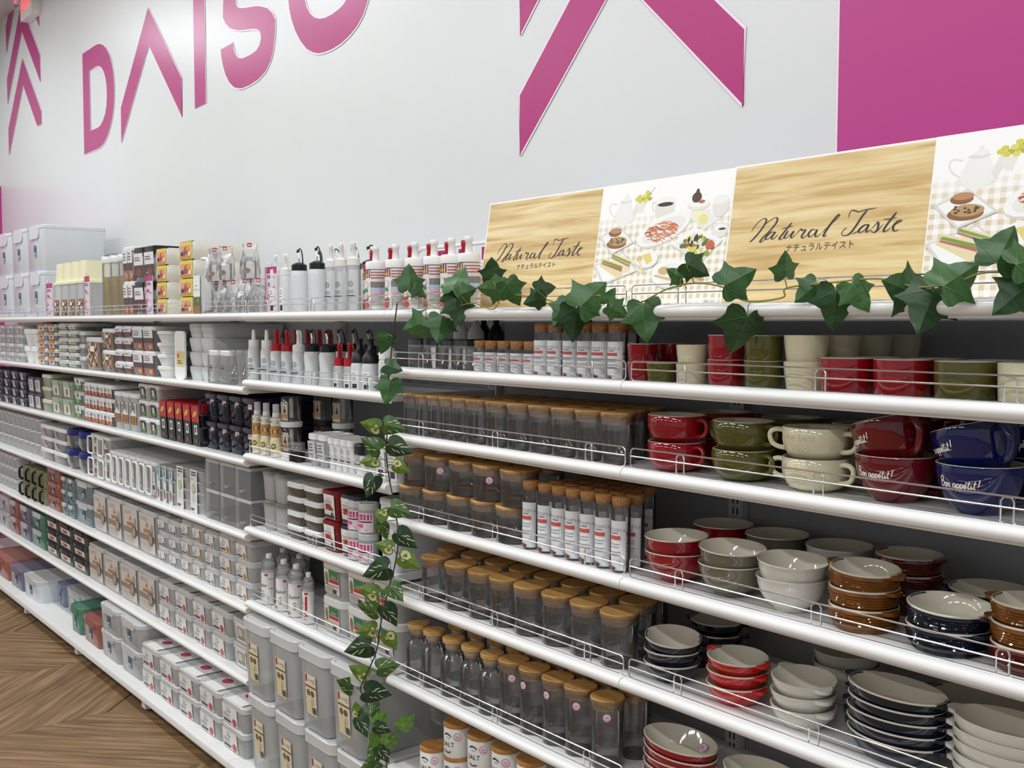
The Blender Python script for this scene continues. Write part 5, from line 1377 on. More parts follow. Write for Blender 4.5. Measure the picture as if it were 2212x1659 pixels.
row('hand_slicer', 'slicer', 'clear slicer cup on white base', slicer('plastic_white'), [-1.4858], .2, 'L3', 'behind the white-lidded packs', tiers=2, pitch=.102, jit=.05)
one('lidded_jar', 'jar', 'small black jar with a clear screw top on third bottle shelf', (('jar', (lambda m: (lathe(m, [(.024, 0), (.026, .004), (.026, .034), (.024, .036)], 22), m.mesh('jar', 'plastic_black', .6))[1])(MB())), ('lid', (lambda m: (lathe(m, [(.025, .036), (.0265, .04), (.0265, .048), (.025, .05), (.0265, .053), (.0265, .06), (.024, .063)], 22), m.mesh('lid', 'plastic_clear', .6))[1])(MB()))), -1.5121, .045, TOP['L3'])

def packs(name, cat, desc, where, shelf, x0, x1, n, tiers, h, y0=.03, d=.2, gap=.96, group=None, **kw):
    """n upright packs side by side between x0 and x1, tiers high, fronts on y0"""
    w = round((x1 - x0) / n * gap, 4)
    pa = lidbox(w, d, h, **kw)
    xs = [x0 + (i + .5) * (x1 - x0) / n for i in range(n)]
    row(name, cat, desc, pa, xs, y0 + d / 2 + .004, shelf, where, tiers, h + .0006, jit=0.012, group=group)

packs('storage_pack', 'box', 'grey pack with white lid', 'third bottle shelf', 'L3', -1.4266, -1.3079, 2, 1, .102, key='silver', body='plastic_frost', lid='plastic_white', lw=.8, lh=.6, d=.11)
packs('storage_pack', 'box', 'narrow white pack with black print', 'third bottle shelf', 'L3', -1.3051, -1.1526, 4, 1, .098, key='mark', body='plastic_white', lid='plastic_white', lw=.85, lh=.7, d=.11)
packs('storage_pack', 'box', 'white pack with thick black lid', 'third bottle shelf', 'L3', -1.1500, -1.0311, 2, 1, .092, key='mark', body='plastic_white', lid='plastic_black', lidh=.026, lw=.8, lh=.55, d=.11)
packs('storage_pack', 'box', 'white printed pack beside the vine', 'third bottle shelf', 'L3', -1.0236, -0.908, 2, 1, .100, key='barcode', body='plastic_white', lid='plastic_white', lw=.85, lh=.8, d=.11)

packs('storage_box', 'box', 'grey box in a clear bag', 'fourth bottle shelf', 'L4', -1.7552, -1.5840, 2, 2, .100, body='plastic_frost', lid='plastic_clear', d=.24)
packs('food_box', 'container', 'smoky container with white lid', 'fourth bottle shelf', 'L4', -1.5807, -1.3501, 2, 4, .0455, body='tint_smoke', lid='plastic_white', r=.02, lidh=.012, d=.2)
packs('food_box', 'container', 'red container with tomato label', 'fourth bottle shelf', 'L4', -1.3412, -1.2352, 1, 2, .093, body='tint_red', lid='tint_red', key='king', lw=.62, lh=.8, d=.15)
packs('food_box', 'container', 'slate container with tomato label', 'fourth bottle shelf', 'L4', -1.2297, -1.1240, 1, 2, .093, body='tint_slate', lid='tint_slate', key='king', lw=.72, lh=.82, d=.15)
@lru_cache(None)
def tubjar(r, h, key, lidm='plastic_lid'):
    mb = MB(); lathe(mb, [(r * .9, 0), (r, .004), (r, h - .016)], 24, cap1=False)
    m2 = MB(); lathe(m2, [(r * 1.05, h - .018), (r * 1.06, h - .002), (r, h), (r * .8, h), (r * .78, h - .002)], 24)
    return (('body', mb.mesh('body', 'plastic_frost', .9)), ('lid', m2.mesh('lid', lidm, .6)), ('label', art(key, r * 2.6, h * .64).mesh('label', on_tube(r + .0008, h * .06, .2))))
row('pink_label_jar', 'jar', 'frosted jar with pink label', tubjar(.029, .088, 'pink'), [-1.1430, -1.0830], .05, 'L4', 'fourth bottle shelf', tiers=2, pitch=.0885, jit=.05)
packs('storage_box', 'box', 'tall milky box beside the vine', 'fourth bottle shelf', 'L4', -1.0109, -0.906, 1, 1, .205, body='plastic_cloud', lid='plastic_lid', key='barcode', lw=.6, lh=.3, d=.3)

sk = squeeze(.026, .135, 'plastic_frost', 'plastic_clear', 'flip', key='shaker')
row('shaker_bottle', 'bottle', 'clear shaker bottle with white label', [sk, sk, sk], [-1.7323, -1.6229, -1.5346], .05, 'L5', 'fifth bottle shelf', jit=.4)
one('shaker_bottle', 'bottle', 'slim shaker bottle with red upright print', squeeze(.019, .128, 'plastic_frost', 'plastic_clear', 'flip', key='shaker_red'), -1.4341, .04, TOP['L5'], rz=.1)
row('shaker_bottle', 'bottle', 'clear shaker bottle with white label', sk, [-1.7879, -1.6647], .13, 'L5', 'second row of fifth bottle shelf')
packs('stock_pot', 'container', 'squarish frosted pot with green label', 'fifth bottle shelf', 'L5', -1.3516, -0.905, 3, 2, .112, body='plastic_frost', lid='plastic_white', r=.03, lidh=.018, key='pot', lw=.62, lh=.66, d=.13)
# big clear bins on the base deck under the bottles
big = dict(body='plastic_frost', lid='plastic_lid', r=.03, lidh=.03, taper=.012, key='big', lw=.34, lh=.5, over=.012)
x0, x1 = -1.7599, -0.9678
packs('storage_bin', 'bin', 'tall clear bin with beige label', 'base under the bottles', 'DK', x0 + .02, x1 + .02, 4, 1, .252, y0=-.045, d=.36, **big)
w_ = round((x1 - x0) / 4 * .96, 4)
for i in range(4):
    put('storage_bin', 'tall clear bin with beige label, %s from left in the upper tier' % ORD[i], 'bin', lidbox(w_, .36, .252, **big), (x0 + (i + .42) * (x1 - x0) / 4, -.045 + .184, .085 + .2526), group='tall clear bins')
packs('storage_bin', 'bin', 'plain milky bin behind the vine', 'base under the glass jars', 'DK', x1 + .05, x1 + .62, 3, 1, .20, y0=.03, d=.3, body='plastic_milky', lid='plastic_lid', r=.03, lidh=.03)

# ------------------------------------------------------------------ plastic box bays
P1, P2, P3, P4, P5, P6, P0 = ('top plastics shelf', 'second plastics shelf', 'third plastics shelf', 'fourth plastics shelf', 'fifth plastics shelf', 'sixth plastics shelf', 'plastics base deck')
# top shelf
xs_ = [-5.62, -5.1703, -4.8757, -4.5554, -4.2868]
packs('tall_bin', 'bin', 'tall cloudy bin with blue tag', P1, 'K1', -5.62, -4.2996, 4, 2, .245, d=.33, body='plastic_cloud', lid='plastic_cloud', key='teal', lw=.13, lh=.26, flap='plastic_cloud', r=.02)
one('product_strip', 'card', 'magenta headed product strip beside the tall cloudy bins', strip_card(.105, .175), -4.1821, .028, TOP['K1'], group='product strips')
@lru_cache(None)
def cerealbox(w, d, h):
    mb = MB(); rloft(mb, [(w * .9, d * .9, .01, 0), (w, d, .012, .005), (w, d, .012, h * .62)], cap1=False)
    m2 = MB(); rloft(m2, [(w * 1.04, d * 1.03, .012, h * .6), (w * 1.04, d * 1.03, .012, h * .645), (w * .8, d * .92, .01, h * .66), (w * .74, d * .88, .01, h)])
    return (('body', mb.mesh('body', 'plastic_frost', .6)), ('lid', m2.mesh('lid', 'plastic_cream', .6)), ('label', art('nuts', w * .8, h * .3).mesh('label', on_front(-d / 2, h * .02))))
x0, x1 = -4.1307, -3.6123
row('cereal_keeper', 'container', 'cereal keeper with tall cream lid', cerealbox(round((x1 - x0) / 4 * .95, 3), .2, .27), [x0 + (i + .5) * (x1 - x0) / 4 for i in range(4)], .13, 'K1', P1, jit=.02)
one('product_strip', 'card', 'pale pink product strip in front of the cream lids', strip_card(.07, .19), -3.5577, .026, TOP['K1'], group='product strips')
@lru_cache(None)
def pastacase(w, d, h, fill, lidm='plastic_white', level=.66):
    mb = MB(); rloft(mb, [(w * .95, d * .95, w * .4, 0), (w, d, w * .42, .005), (w, d, w * .42, h - .028)], cap1=False, n=5)
    m2 = MB(); rloft(m2, [(w * 1.01, d * 1.01, w * .43, h - .03), (w * 1.05, d * 1.05, w * .45, h - .018), (w * 1.05, d * 1.05, w * .45, h - .004), (w, d, w * .42, h)], n=5)
    m3 = MB(); rloft(m3, [(w * .86, d * .86, w * .36, .004), (w * .86, d * .86, w * .36, h * level)], n=5)
    return (('body', mb.mesh('body', 'plastic_clear', .9)), ('lid', m2.mesh('lid', lidm, .6)), ('paper_insert', m3.mesh('paper_insert', fill, .6)))
row('pasta_case', 'container', 'tall clear pasta case with white lid', pastacase(.085, .12, .272, 'food_pasta'), [-3.37, -3.26, -3.15], .1, 'K1', P1, jit=.03)
packs('dry_food_box', 'container', 'white-lidded box printed with orange pasta', P1, 'K1', -3.0885, -2.9664, 2, 2, .148, body='plastic_clear', lid='plastic_white', key='fun', lw=.9, lh=.86, d=.2)
packs('dry_food_box', 'container', 'black-lidded box printed with coffee beans', P1, 'K1', -2.9551, -2.7111, 2, 2, .143, body='plastic_clear', lid='plastic_black', lidh=.03, key='choc', lw=.9, lh=.7, d=.2)
one('product_strip', 'card', 'magenta headed product strip in front of the coffee boxes', strip_card(.075, .165), -2.7486, .026, TOP['K1'], group='product strips')
@lru_cache(None)
def tray(w, d, h):
    mb = MB()
    prof = [(-w * .44, 0), (-w * .5, h * .3), (-w * .5, h * .7), (-w * .44, h), (w * .44, h), (w * .5, h * .7), (w * .5, h * .3), (w * .44, 0)]
    loft(mb, [[(x * .96, -d / 2, z * .9 + .002) for x, z in prof], [(x, -d / 2 + .01, z) for x, z in prof], [(x, d / 2, z) for x, z in prof]])
    return (('tray_body', mb.mesh('tray_body', 'plastic_ivory', .5)), ('label', art('yellow', w * .8, h * .95).mesh('label', on_front(-d / 2 - .001, h * .02))), ('label_flap', Art().rect(-w * .4, 0, w * .4, .03, '#e9cf4a').mesh('label_flap', lambda a, b, o: (a, -d / 2 + b, h + o - .0005))))
x0, x1 = -2.6904, -2.5450
row('sliding_tray', 'tray', 'cream tray with yellow label', tray(.125, .24, .0665), [-2.6192], .15, 'K1', 'beside the coffee boxes', tiers=4, pitch=.067, jit=.015)
row('sliding_tray', 'tray', 'cream tray with yellow label', tray(.150, .26, .0695), [-2.3659], .16, 'K1', 'beside the hanging strainer', tiers=4, pitch=.070, jit=.02)
mb = MB(); rl = [[(x, y, z) for x, z in rr(.10, .14, .03, 4, 0, .075)] for y in (-.012, .012)]; loft(mb, rl)
m2 = MB(); tube(m2, crom([(.03, 0, .143), (.05, 0, .17), (.045, .0, .2), (.0, 0, .205)], 5), .006, 8)
one('strainer_pack', 'pack', 'white carded strainer with clear basket and loop handle', (('basket', mb.mesh('basket', 'plastic_frost', .6)), ('handle', m2.mesh('handle', 'plastic_white', .8)), ('card', art('strainer', .062, .14).mesh('card', on_front(-.014, .004, -.022)))), -2.1949, .022, TOP['K1'])

def bowls(r, h, mat='plastic_white'):
    mb = MB(); lathe(mb, [(r * .7, 0), (r * .74, .003), (r * .95, h * .75)], 24, cap1=False)
    m2 = MB(); lathe(m2, [(r, h * .72), (r, h - .002), (r * .95, h)], 24)
    return (('body', mb.mesh('body', mat, .9)), ('lid', m2.mesh('lid', 'plastic_white', .6)))
# second shelf
packs('food_box', 'container', 'grey clear container with lid', P2, 'K2', -5.75, -4.7673, 5, 4, .052, body='plastic_frost', lid='plastic_lid', key='silver', lw=.4, lh=.6)
row('round_box', 'container', 'white round lidded bowl', bowls(.07, .095), [-4.69, -4.54], .1, 'K2', P2, tiers=2, pitch=.0955, jit=.02)
packs('clip_box', 'container', 'clear box with orange clip', P2, 'K2', -4.4652, -4.0955, 2, 5, .043, body='plastic_clear', lid='plastic_lid', key='clipo', lw=.5, lh=.62, flap='food_orange', d=.2)
packs('clip_box', 'container', 'clear box with green label', P2, 'K2', -4.0792, -3.7543, 2, 6, .0365, body='plastic_clear', lid='plastic_lid', key='clipg', lw=.7, lh=.5, d=.18)
packs('food_box', 'container', 'plain clear box behind green ones', P2, 'K2', -3.7396, -3.6386, 1, 3, .06, body='plastic_clear', lid='plastic_lid')
packs('nut_jar', 'jar', 'square jar printed with nuts', P2, 'K2', -3.6315, -3.3991, 1, 1, .155, body='plastic_clear', lid='plastic_white', lidh=.02, key='nuts', lw=.92, lh=.76, d=.12)
packs('nut_jar', 'jar', 'small square jar printed with nuts', P2, 'K2', -3.3925, -3.2201, 1, 2, .098, body='plastic_clear', lid='plastic_white', lidh=.016, key='nuts', lw=.92, lh=.7, d=.12)
packs('dry_food_box', 'container', 'small chocolate-print box', P2, 'K2', -3.2138, -2.9931, 2, 4, .052, body='plastic_clear', lid='plastic_white', key='choc', lw=.9, lh=.7, d=.2)
packs('dry_food_box', 'container', 'tall candy-print box', P2, 'K2', -2.9873, -2.7351, 2, 2, .104, body='plastic_clear', lid='plastic_white', key='fun', lw=.9, lh=.84, d=.24)
row('round_box', 'container', 'white squat round box', bowls(.06, .047), [-2.66], .085, 'K2', P2, tiers=4, pitch=.0475, jit=.02)
mb = MB(); loft(mb, [[(x, y, z) for x, z in rr(.10, .19, .02, 3, 0, .095)] for y in (0, .008)])
one('cutting_board', 'board', 'white cutting board with yellow label standing upright', (('board', mb.mesh('board', 'plastic_white', .5)), ('label', Art().rect(-.03, 0, .045, .06, '#e2cf8a').rect(-.02, .035, -.005, .05, '#c23a3a').lines(-.02, .03, [.02, .012], .004, '#5a4a30').mesh('label', on_front(0, .05)))), -2.4992, .05, TOP['K2'])
packs('food_box', 'container', 'translucent ribbed deep box', P2, 'K2', -2.4422, -2.2174, 2, 4, .0545, body='plastic_milky', lid='plastic_lid', over=.0, r=.012, d=.3, y0=.06)
@lru_cache(None)
def flute(w, h):
    mb = MB(); rings = []
    for z in (0, .004, h - .018):
        k = .94 if z == 0 else 1
        rings.append([(k * (x * (1 + .02 * math.sin(i * 2.2))), k * y, z) for i, (x, y) in enumerate(rr(w, w, w * .2, 5))])
    loft(mb, rings, cap1=False)
    m2 = MB(); rloft(m2, [(w * .9, w * .9, w * .2, h - .018), (w * .92, w * .92, w * .2, h - .003), (w * .86, w * .86, w * .2, h)])
    return (('body', mb.mesh('body', 'plastic_clear', .9)), ('lid', m2.mesh('lid', 'plastic_white', .6)), ('print', Art().rect(-.014, 0, .014, .006, '#4a4a4c').rect(-.014, .009, .014, .013, '#6a6a6c').rect(-.01, -.01, .01, -.005, '#8a8a8c').mesh('print', on_front(-w / 2 - .001, h * .45))))
row('canister', 'canister', 'fluted clear canister with white lid', flute(.095, .122), [-2.13, -2.03], .07, 'K2', P2, jit=.02)
packs('storage_box', 'box', 'plain clear upright canister', P2, 'K2', -1.9642, -1.8251, 2, 1, .128, body='plastic_clear', lid='plastic_clear', d=.1)
# third shelf
packs('food_box', 'container', 'black container with silver sticker', P3, 'K3', -5.75, -4.7018, 6, 4, .048, body='plastic_black', lid='tint_slate', key='silver', lw=.3, lh=.8)
packs('food_box', 'container', 'smoky container in silver sleeve', P3, 'K3', -4.6730, -4.4050, 2, 2, .088, body='tint_smoke', lid='tint_slate', key='silver', lw=.7, lh=.7, d=.16)
packs('food_box', 'container', 'beige container with beige lid', P3, 'K3', -4.3961, -4.2311, 1, 3, .066, body='tint_lime', lid='plastic_beige', d=.26)
packs('food_box', 'container', 'pale green container with carrot print', P3, 'K3', -4.2227, -3.8539, 2, 2, .088, body='tint_lime', lid='tint_lime', key='vegpic', lw=.6, lh=.66, flap='tint_lime')
packs('food_box', 'container', 'clear box with leafy green label', P3, 'K3', -3.8388, -3.6765, 1, 3, .068, body='plastic_clear', lid='plastic_lid', key='veg', lw=.55, lh=.78)
packs('food_box', 'container', 'white-lidded box with tomato label', P3, 'K3', -3.6694, -3.2594, 4, 3, .062, body='plastic_clear', lid='plastic_white', key='tomato', lw=.92, lh=.74, d=.26)
packs('dry_food_box', 'container', 'tall box with almond label', P3, 'K3', -3.2468, -2.9433, 3, 1, .165, body='plastic_frost', lid='plastic_white', key='almond', lw=.75, lh=.56, d=.12)
packs('food_box', 'container', 'clear box with garden label', P3, 'K3', -2.9320, -2.6946, 2, 3, .071, body='plastic_frost', lid='plastic_white', key='garden', lw=.52, lh=.72, d=.3)
packs('lunch_pouch', 'pack', 'black pack with red flame lid', P3, 'K3', -2.6842, -2.2700, 5, 1, .158, body='plastic_black', lid='plastic_red', lidh=.035, key='redpouch', lw=.86, lh=.96, d=.14)
@lru_cache(None)
def navybin(w, d, h):
    p = list(lidbox(w, d, h, body='tint_navy', lid='plastic_navy', r=.008, lidh=.012))
    mb = MB(); tube(mb, [(-w * .38, -d / 2 + .002, h * .74), (-w * .38, -d / 2 - .022, h * .70), (-w * .38, -d / 2 - .022, h * .26), (-w * .38, -d / 2 + .004, h * .2)], .005, 6)
    p.append(('handle', mb.mesh('handle', 'tint_slate', .8)))
    p.append(('price_label', art('price', .03, .03).mesh('price_label', on_front(-d / 2 + .003, h * .62, w * .12))))
    return tuple(p)
x0, x1 = -2.2524, -1.8209
row('handled_bin', 'bin', 'navy bin with clear side handle', navybin(round((x1 - x0) / 4 * .96, 3), .26, .104), [x0 + (i + .5) * (x1 - x0) / 4 for i in range(4)], .175, 'K3', P3, tiers=2, pitch=.1046, jit=.01)
# fourth shelf
packs('clear_cup', 'cup', 'clear plastic beaker', P4, 'K4', -5.75, -4.4623, 11, 3, .068, body='plastic_frost', lid='plastic_lid', lidh=.006, taper=.012, r=.04, d=.1)
packs('food_box', 'container', 'clear box with white lid', P4, 'K4', -4.4442, -3.9808, 2, 3, .062, body='plastic_clear', lid='plastic_white', d=.24)
@lru_cache(None)
def navyround(r, h):
    mb = MB(); lathe(mb, [(r * .72, 0), (r * .76, .003), (r * .96, h * .72)], 24, cap1=False)
    m2 = MB(); lathe(m2, [(r, h * .7), (r * 1.02, h * .74), (r * 1.02, h - .004), (r * .96, h), (r * .7, h), (r * .68, h - .004)], 24)
    m3 = MB(); tube(m3, crom([(-r * .8, -r * .62, h * .98), (-r * .85, -r * .72, h * .7), (-r * .6, -r * .78, h * .3), (-r * .5, -r * .6, .005)], 4), .006, 6)
    return (('body', mb.mesh('body', 'plastic_clear', .9)), ('lid', m2.mesh('lid', 'plastic_cobalt', .6)), ('band', m3.mesh('band', 'plastic_frost', .8)))
row('round_box', 'container', 'round clear box with navy lid', navyround(.07, .10), [-3.89, -3.70], .09, 'K4', P4, tiers=2, pitch=.1006, jit=.02)
@lru_cache(None)
def handbox(w, d, h, key, hw=.6):
    p = list(lidbox(w, d, h, body='plastic_frost', lid='plastic_white', r=.01, lidh=.012, key=key, lw=.5, lh=.55))
    mb = MB(); tube(mb, [(x, -d / 2 - .016, z) for x, z in rr(w * hw, h * .78, .012, 3, -w * .08, h * .5)], .0042, 6, closed=True); tube(mb, [(-w * .08, -d / 2 + .003, h * .9), (-w * .08, -d / 2 - .016, h * .89)], .004, 6); tube(mb, [(-w * .08, -d / 2 + .006, h * .11), (-w * .08, -d / 2 - .016, h * .11)], .004, 6)
    p.append(('handle', mb.mesh('handle', 'plastic_white', .8)))
    return tuple(p)
x0, x1 = -3.6082, -3.3254
row('handled_box', 'container', 'white handled box with cereal label', handbox(round((x1 - x0) / 2 * .95, 3), .22, .102, 'almond'), [x0 + (i + .5) * (x1 - x0) / 2 for i in range(2)], .15, 'K4', P4, tiers=2, pitch=.1026, jit=.01)
x0, x1 = -3.3190, -2.7273
row('handled_box', 'container', 'long clear box with white loop handle', handbox(round((x1 - x0) / 7 * .93, 3), .26, .150, 'barcode', .8), [x0 + (i + .5) * (x1 - x0) / 7 for i in range(7)], .165, 'K4', P4, jit=.01)
@lru_cache(None)
def sleeved(w, d, h, key, n):
    p = []
    for k in range(n):
        mb = MB(); q = h / n
        rloft(mb, [(w * .9, d * .92, .012, k * q), (w * .96, d * .97, .012, k * q + q * .82), (w, d, .012, k * q + q * .83), (w, d, .012, (k + 1) * q - .001)])
        p.append(('inner_box', mb.mesh('inner_box', 'plastic_frost', .6)))
    p.append(('sleeve', art(key, w * .52, h * .99).mesh('sleeve', on_front(-d / 2 - .001, .001, -w * .2))))
    return tuple(p)
x0, x1 = -2.7116, -2.5108
row('sleeved_set', 'container set', 'set of three boxes in blue food sleeve', sleeved(round((x1 - x0) / 3 * .96, 3), .2, .150, 'bluefood', 3), [x0 + (i + .5) * (x1 - x0) / 3 for i in range(3)], .13, 'K4', P4, jit=.01)
x0, x1 = -2.5012, -2.2313
row('sleeved_set', 'container set', 'set of four boxes in white sleeve', sleeved(round((x1 - x0) / 2 * .96, 3), .2, .168, 'greensleeve', 4), [x0 + (i + .5) * (x1 - x0) / 2 for i in range(2)], .13, 'K4', P4, jit=.01)
@lru_cache(None)
def drawer(w, d, h):
    mb = MB(); t_ = .0025
    box(mb, -w / 2, w / 2, -d / 2, d / 2, 0, t_); box(mb, -w / 2, -w / 2 + t_, -d / 2, d / 2, t_, h - .01); box(mb, w / 2 - t_, w / 2, -d / 2, d / 2, t_, h - .01); box(mb, -w / 2 + t_, w / 2 - t_, d / 2 - t_, d / 2, t_, h - .01)
    m2 = MB(); box(m2, -w / 2 + .004, w / 2 - .004, -d / 2 + .001, -d / 2 + .004, t_, h - .012)
    m3 = MB(); rloft(m3, [(w, d, .006, h - .012), (w, d, .006, h)])
    m4 = MB(); box(m4, -.012, .012, -d / 2 - .006, -d / 2 + .001, h * .2, h * .28)
    return (('case', mb.mesh('case', 'plastic_clear', 0)), ('front', m2.mesh('front', 'plastic_clear', 0)), ('top_rim', m3.mesh('top_rim', 'plastic_lid', .6)), ('pull', m4.mesh('pull', 'plastic_clear', 0)))
x0, x1 = -2.2183, -1.8280
row('drawer_case', 'drawer case', 'clear acrylic drawer case', drawer(round((x1 - x0) / 3 * .96, 3), .24, .112), [x0 + (i + .5) * (x1 - x0) / 3 for i in range(3)], .15, 'K4', P4, tiers=2, pitch=.1126, jit=.01)
# fifth shelf
packs('clear_cup', 'cup', 'clear lidded beaker', P5, 'K5', -5.75, -4.9698, 8, 3, .068, body='plastic_frost', lid='plastic_lid', taper=.01, r=.03, d=.1)
@lru_cache(None)
def olivemug(r, h):
    mb = MB(); lathe(mb, [(r * .9, 0), (r, .004), (r, h * .55), (r * 1.03, h * .56), (r * 1.03, h - .002), (r, h)], 24)
    m3 = MB(); tube(m3, [(-r * .5, -r * 1.18, h * .85), (-r * .5, -r * 1.3, h * .7), (-r * .5, -r * 1.3, h * .25), (-r * .5, -r * 1.1, h * .1), (-r * .4, -r * .7, h * .1)], .007, 6); tube(m3, [(-r * .5, -r * 1.18, h * .85), (-r * .4, -r * .7, h * .87)], .007, 6)
    return (('body', mb.mesh('body', 'plastic_olive', .6)), ('handle', m3.mesh('handle', 'plastic_black', .8)))
row('camp_mug', 'mug', 'olive plastic mug with dark handle', olivemug(.055, .088), [-4.80, -4.665, -4.53, -4.395], .09, 'K5', P5, tiers=2, pitch=.0886, jit=.1)
TG = dict(key='teal', lw=.16, lh=.5, d=.26)
packs('clip_box', 'container', 'coral tinted clip box', P5, 'K5', -4.3594, -4.0970, 1, 3, .072, body='tint_coral', lid='tint_coral', flap='tint_coral', **TG)
packs('clip_box', 'container', 'pale teal clip box', P5, 'K5', -4.0888, -3.8606, 2, 3, .066, body='tint_teal', lid='tint_teal', flap='plastic_lid', **TG)
packs('clip_box', 'container', 'large blue-grey clip box', P5, 'K5', -3.8530, -3.5834, 1, 2, .106, body='tint_teal', lid='plastic_lid', flap='plastic_lid', **TG)
packs('bread_keeper', 'container', 'tall clear bread keeper', P5, 'K5', -3.5695, -2.7451, 4, 1, .192, body='plastic_frost', lid='plastic_lid', key='bread', lw=.88, lh=.84, d=.3, r=.02)
F = dict(body='plastic_frost', lid='plastic_lid', r=.02, lidh=.016, lw=.62, band=True)
packs('food_container', 'container', 'clear food container, blue dot', P5, 'K5', -2.7345, -2.4931, 2, 3, .063, key='food_b', d=.16, **F)
packs('food_container', 'container', 'clear food container, amber dot', P5, 'K5', -2.4834, -2.2541, 2, 3, .070, key='food_o', d=.16, **F)
packs('food_container', 'container', 'clear food container, grey dot', P5, 'K5', -2.2497, -2.1216, 1, 3, .069, key='food_g', d=.16, **F)
packs('food_container', 'container', 'long food container, orange dot', P5, 'K5', -2.1174, -1.8354, 2, 3, .073, key='food_o', d=.24, **F)
# sixth shelf
for nm, a, b_, c_ in (('grey', -5.4, -5.1748, 'plastic_frost'), ('coral', -5.1639, -4.9422, 'tint_coral'), ('lilac', -4.9319, -4.6937, 'tint_purple'), ('green', -4.6841, -4.3980, 'tint_green')):
    packs('clip_box', 'container', '%s clip box with teal tag' % nm, P6, 'K6', a, b_, 1, 2, .096, body=c_, lid=c_, flap='plastic_lid', **TG)
packs('clip_box', 'container', 'charcoal box with dark clip', P6, 'K6', -4.3802, -3.6711, 3, 3, .068, body='tint_smoke', lid='tint_slate', flap='plastic_black', d=.22, key='clipo', lw=.7, lh=.4)
packs('bread_keeper', 'container', 'tall clear bread keeper', P6, 'K6', -3.6567, -2.7518, 4, 1, .176, body='plastic_frost', lid='plastic_lid', key='bread', lw=.88, lh=.84, d=.28, r=.02)
packs('food_container', 'container', 'clear food container, red dot', P6, 'K6', -2.7359, -2.0198, 4, 2, .088, key='food_r', d=.27, **F)
packs('food_container', 'container', 'clear food container, grey print', P6, 'K6', -2.0158, -1.8424, 1, 2, .088, key='greyfood', d=.27, body='plastic_frost', lid='plastic_lid', r=.02, lidh=.016, lw=.5, lh=.8)
# base deck
for i, (nm, a, b_, c_, h_) in enumerate((('coral', -5.3671, -4.9258, 'tint_coral', .12), ('lilac', -4.9050, -4.6248, 'tint_purple', .12), ('clear', -4.6152, -4.3020, 'plastic_cloud', .12), ('blue', -4.285, -4.14, 'tint_blue', .12), ('clear grey', -4.125, -3.78, 'plastic_frost', .13), ('green', -3.7562, -3.5806, 'tint_green', .13), ('salmon', -3.5663, -3.3012, 'tint_coral', .12))):
    packs('clip_box', 'container', 'wide %s clip box with teal tag' % nm, P0, 'DK', a, b_, 1, 1, h_, y0=(.05 if i in (3, 4) else -.035), body=c_, lid=c_ if i != 2 else 'plastic_lid', flap=c_ if i != 2 else 'plastic_lid', key='teal', lw=.14, lh=.5, d=.32, r=.03)
packs('clip_box', 'container', 'wide frosted clip box with teal tag', P0, 'DK', -3.2882, -2.7607, 2, 2, .118, y0=-.04, body='plastic_frost', lid='plastic_lid', flap='plastic_lid', key='teal', lw=.14, lh=.44, d=.32, r=.03)
packs('food_container', 'container', 'clear food container, red dot', P0, 'DK', -2.7499, -1.7572, 5, 2, .089, y0=-.04, key='food_r', d=.28, **F)
# ------------------------------------------------------------------ ivy garland and trailing vine
def leaf_mesh(name, half, body, vein, lobes, patches=(), fold=.28, curl=.22, seed=0):
    """leaf of unit length along +x, folded along the midrib and curled at the tip"""
    rnd_ = random.Random(seed)
    out = half + [(x, -y) for x, y in reversed(half[1:-1])]
    def lift(x, y, o=0.0):
        return (x, y, -abs(y) * fold - curl * max(0, x - .35) ** 2 + .03 * math.sin(9 * x + 4 * y) + o)
    mb = MB()
    mid = [(i / 8, 0.0) for i in range(9)]
    # denser rings between the outline and the midrib
    n = len(out)
    c0 = [(max(0.02, min(.96, x)), 0.0) for x, y in out]
    r1 = [(a[0] * .5 + b[0] * .5, a[1] * .5 + b[1] * .5) for a, b in zip(out, c0)]
    V = [lift(*p) for p in out] + [lift(*p) for p in r1] + [lift(*p) for p in c0]
    F = []
    for i in range(n):
        j = (i + 1) % n
        F += [(i, j, n + j, n + i), (n + i, n + j, 2 * n + j, 2 * n + i)]
    b1, b2 = lin(body[0]), lin(body[1])
    o0 = len(mb.v); mb.v += V
    for k, f in enumerate(F):
        t_ = .5 + .5 * math.sin(k * 1.7 + seed)
        mb.f.append(tuple(o0 + q for q in f)); mb.m.append(0); mb.c.append(tuple(a * t_ + b * (1 - t_) for a, b in zip(b1, b2)))
    for col, pts in patches:
        v, f = tess(pts); mb.add([lift(x, y, .03) for x, y in v], f, 0, lin(col))
    for tip in lobes:
        p = [(tip[0] * t / 6, tip[1] * t / 6) for t in range(7)]
        v, f = ribbon2d(p, [.022 - .003 * t for t in range(7)])
        mb.add([lift(x, y, .012) for x, y in v], f, 0, lin(vein))
    return mb.mesh(name, 'leaf', 1.0, color=True)

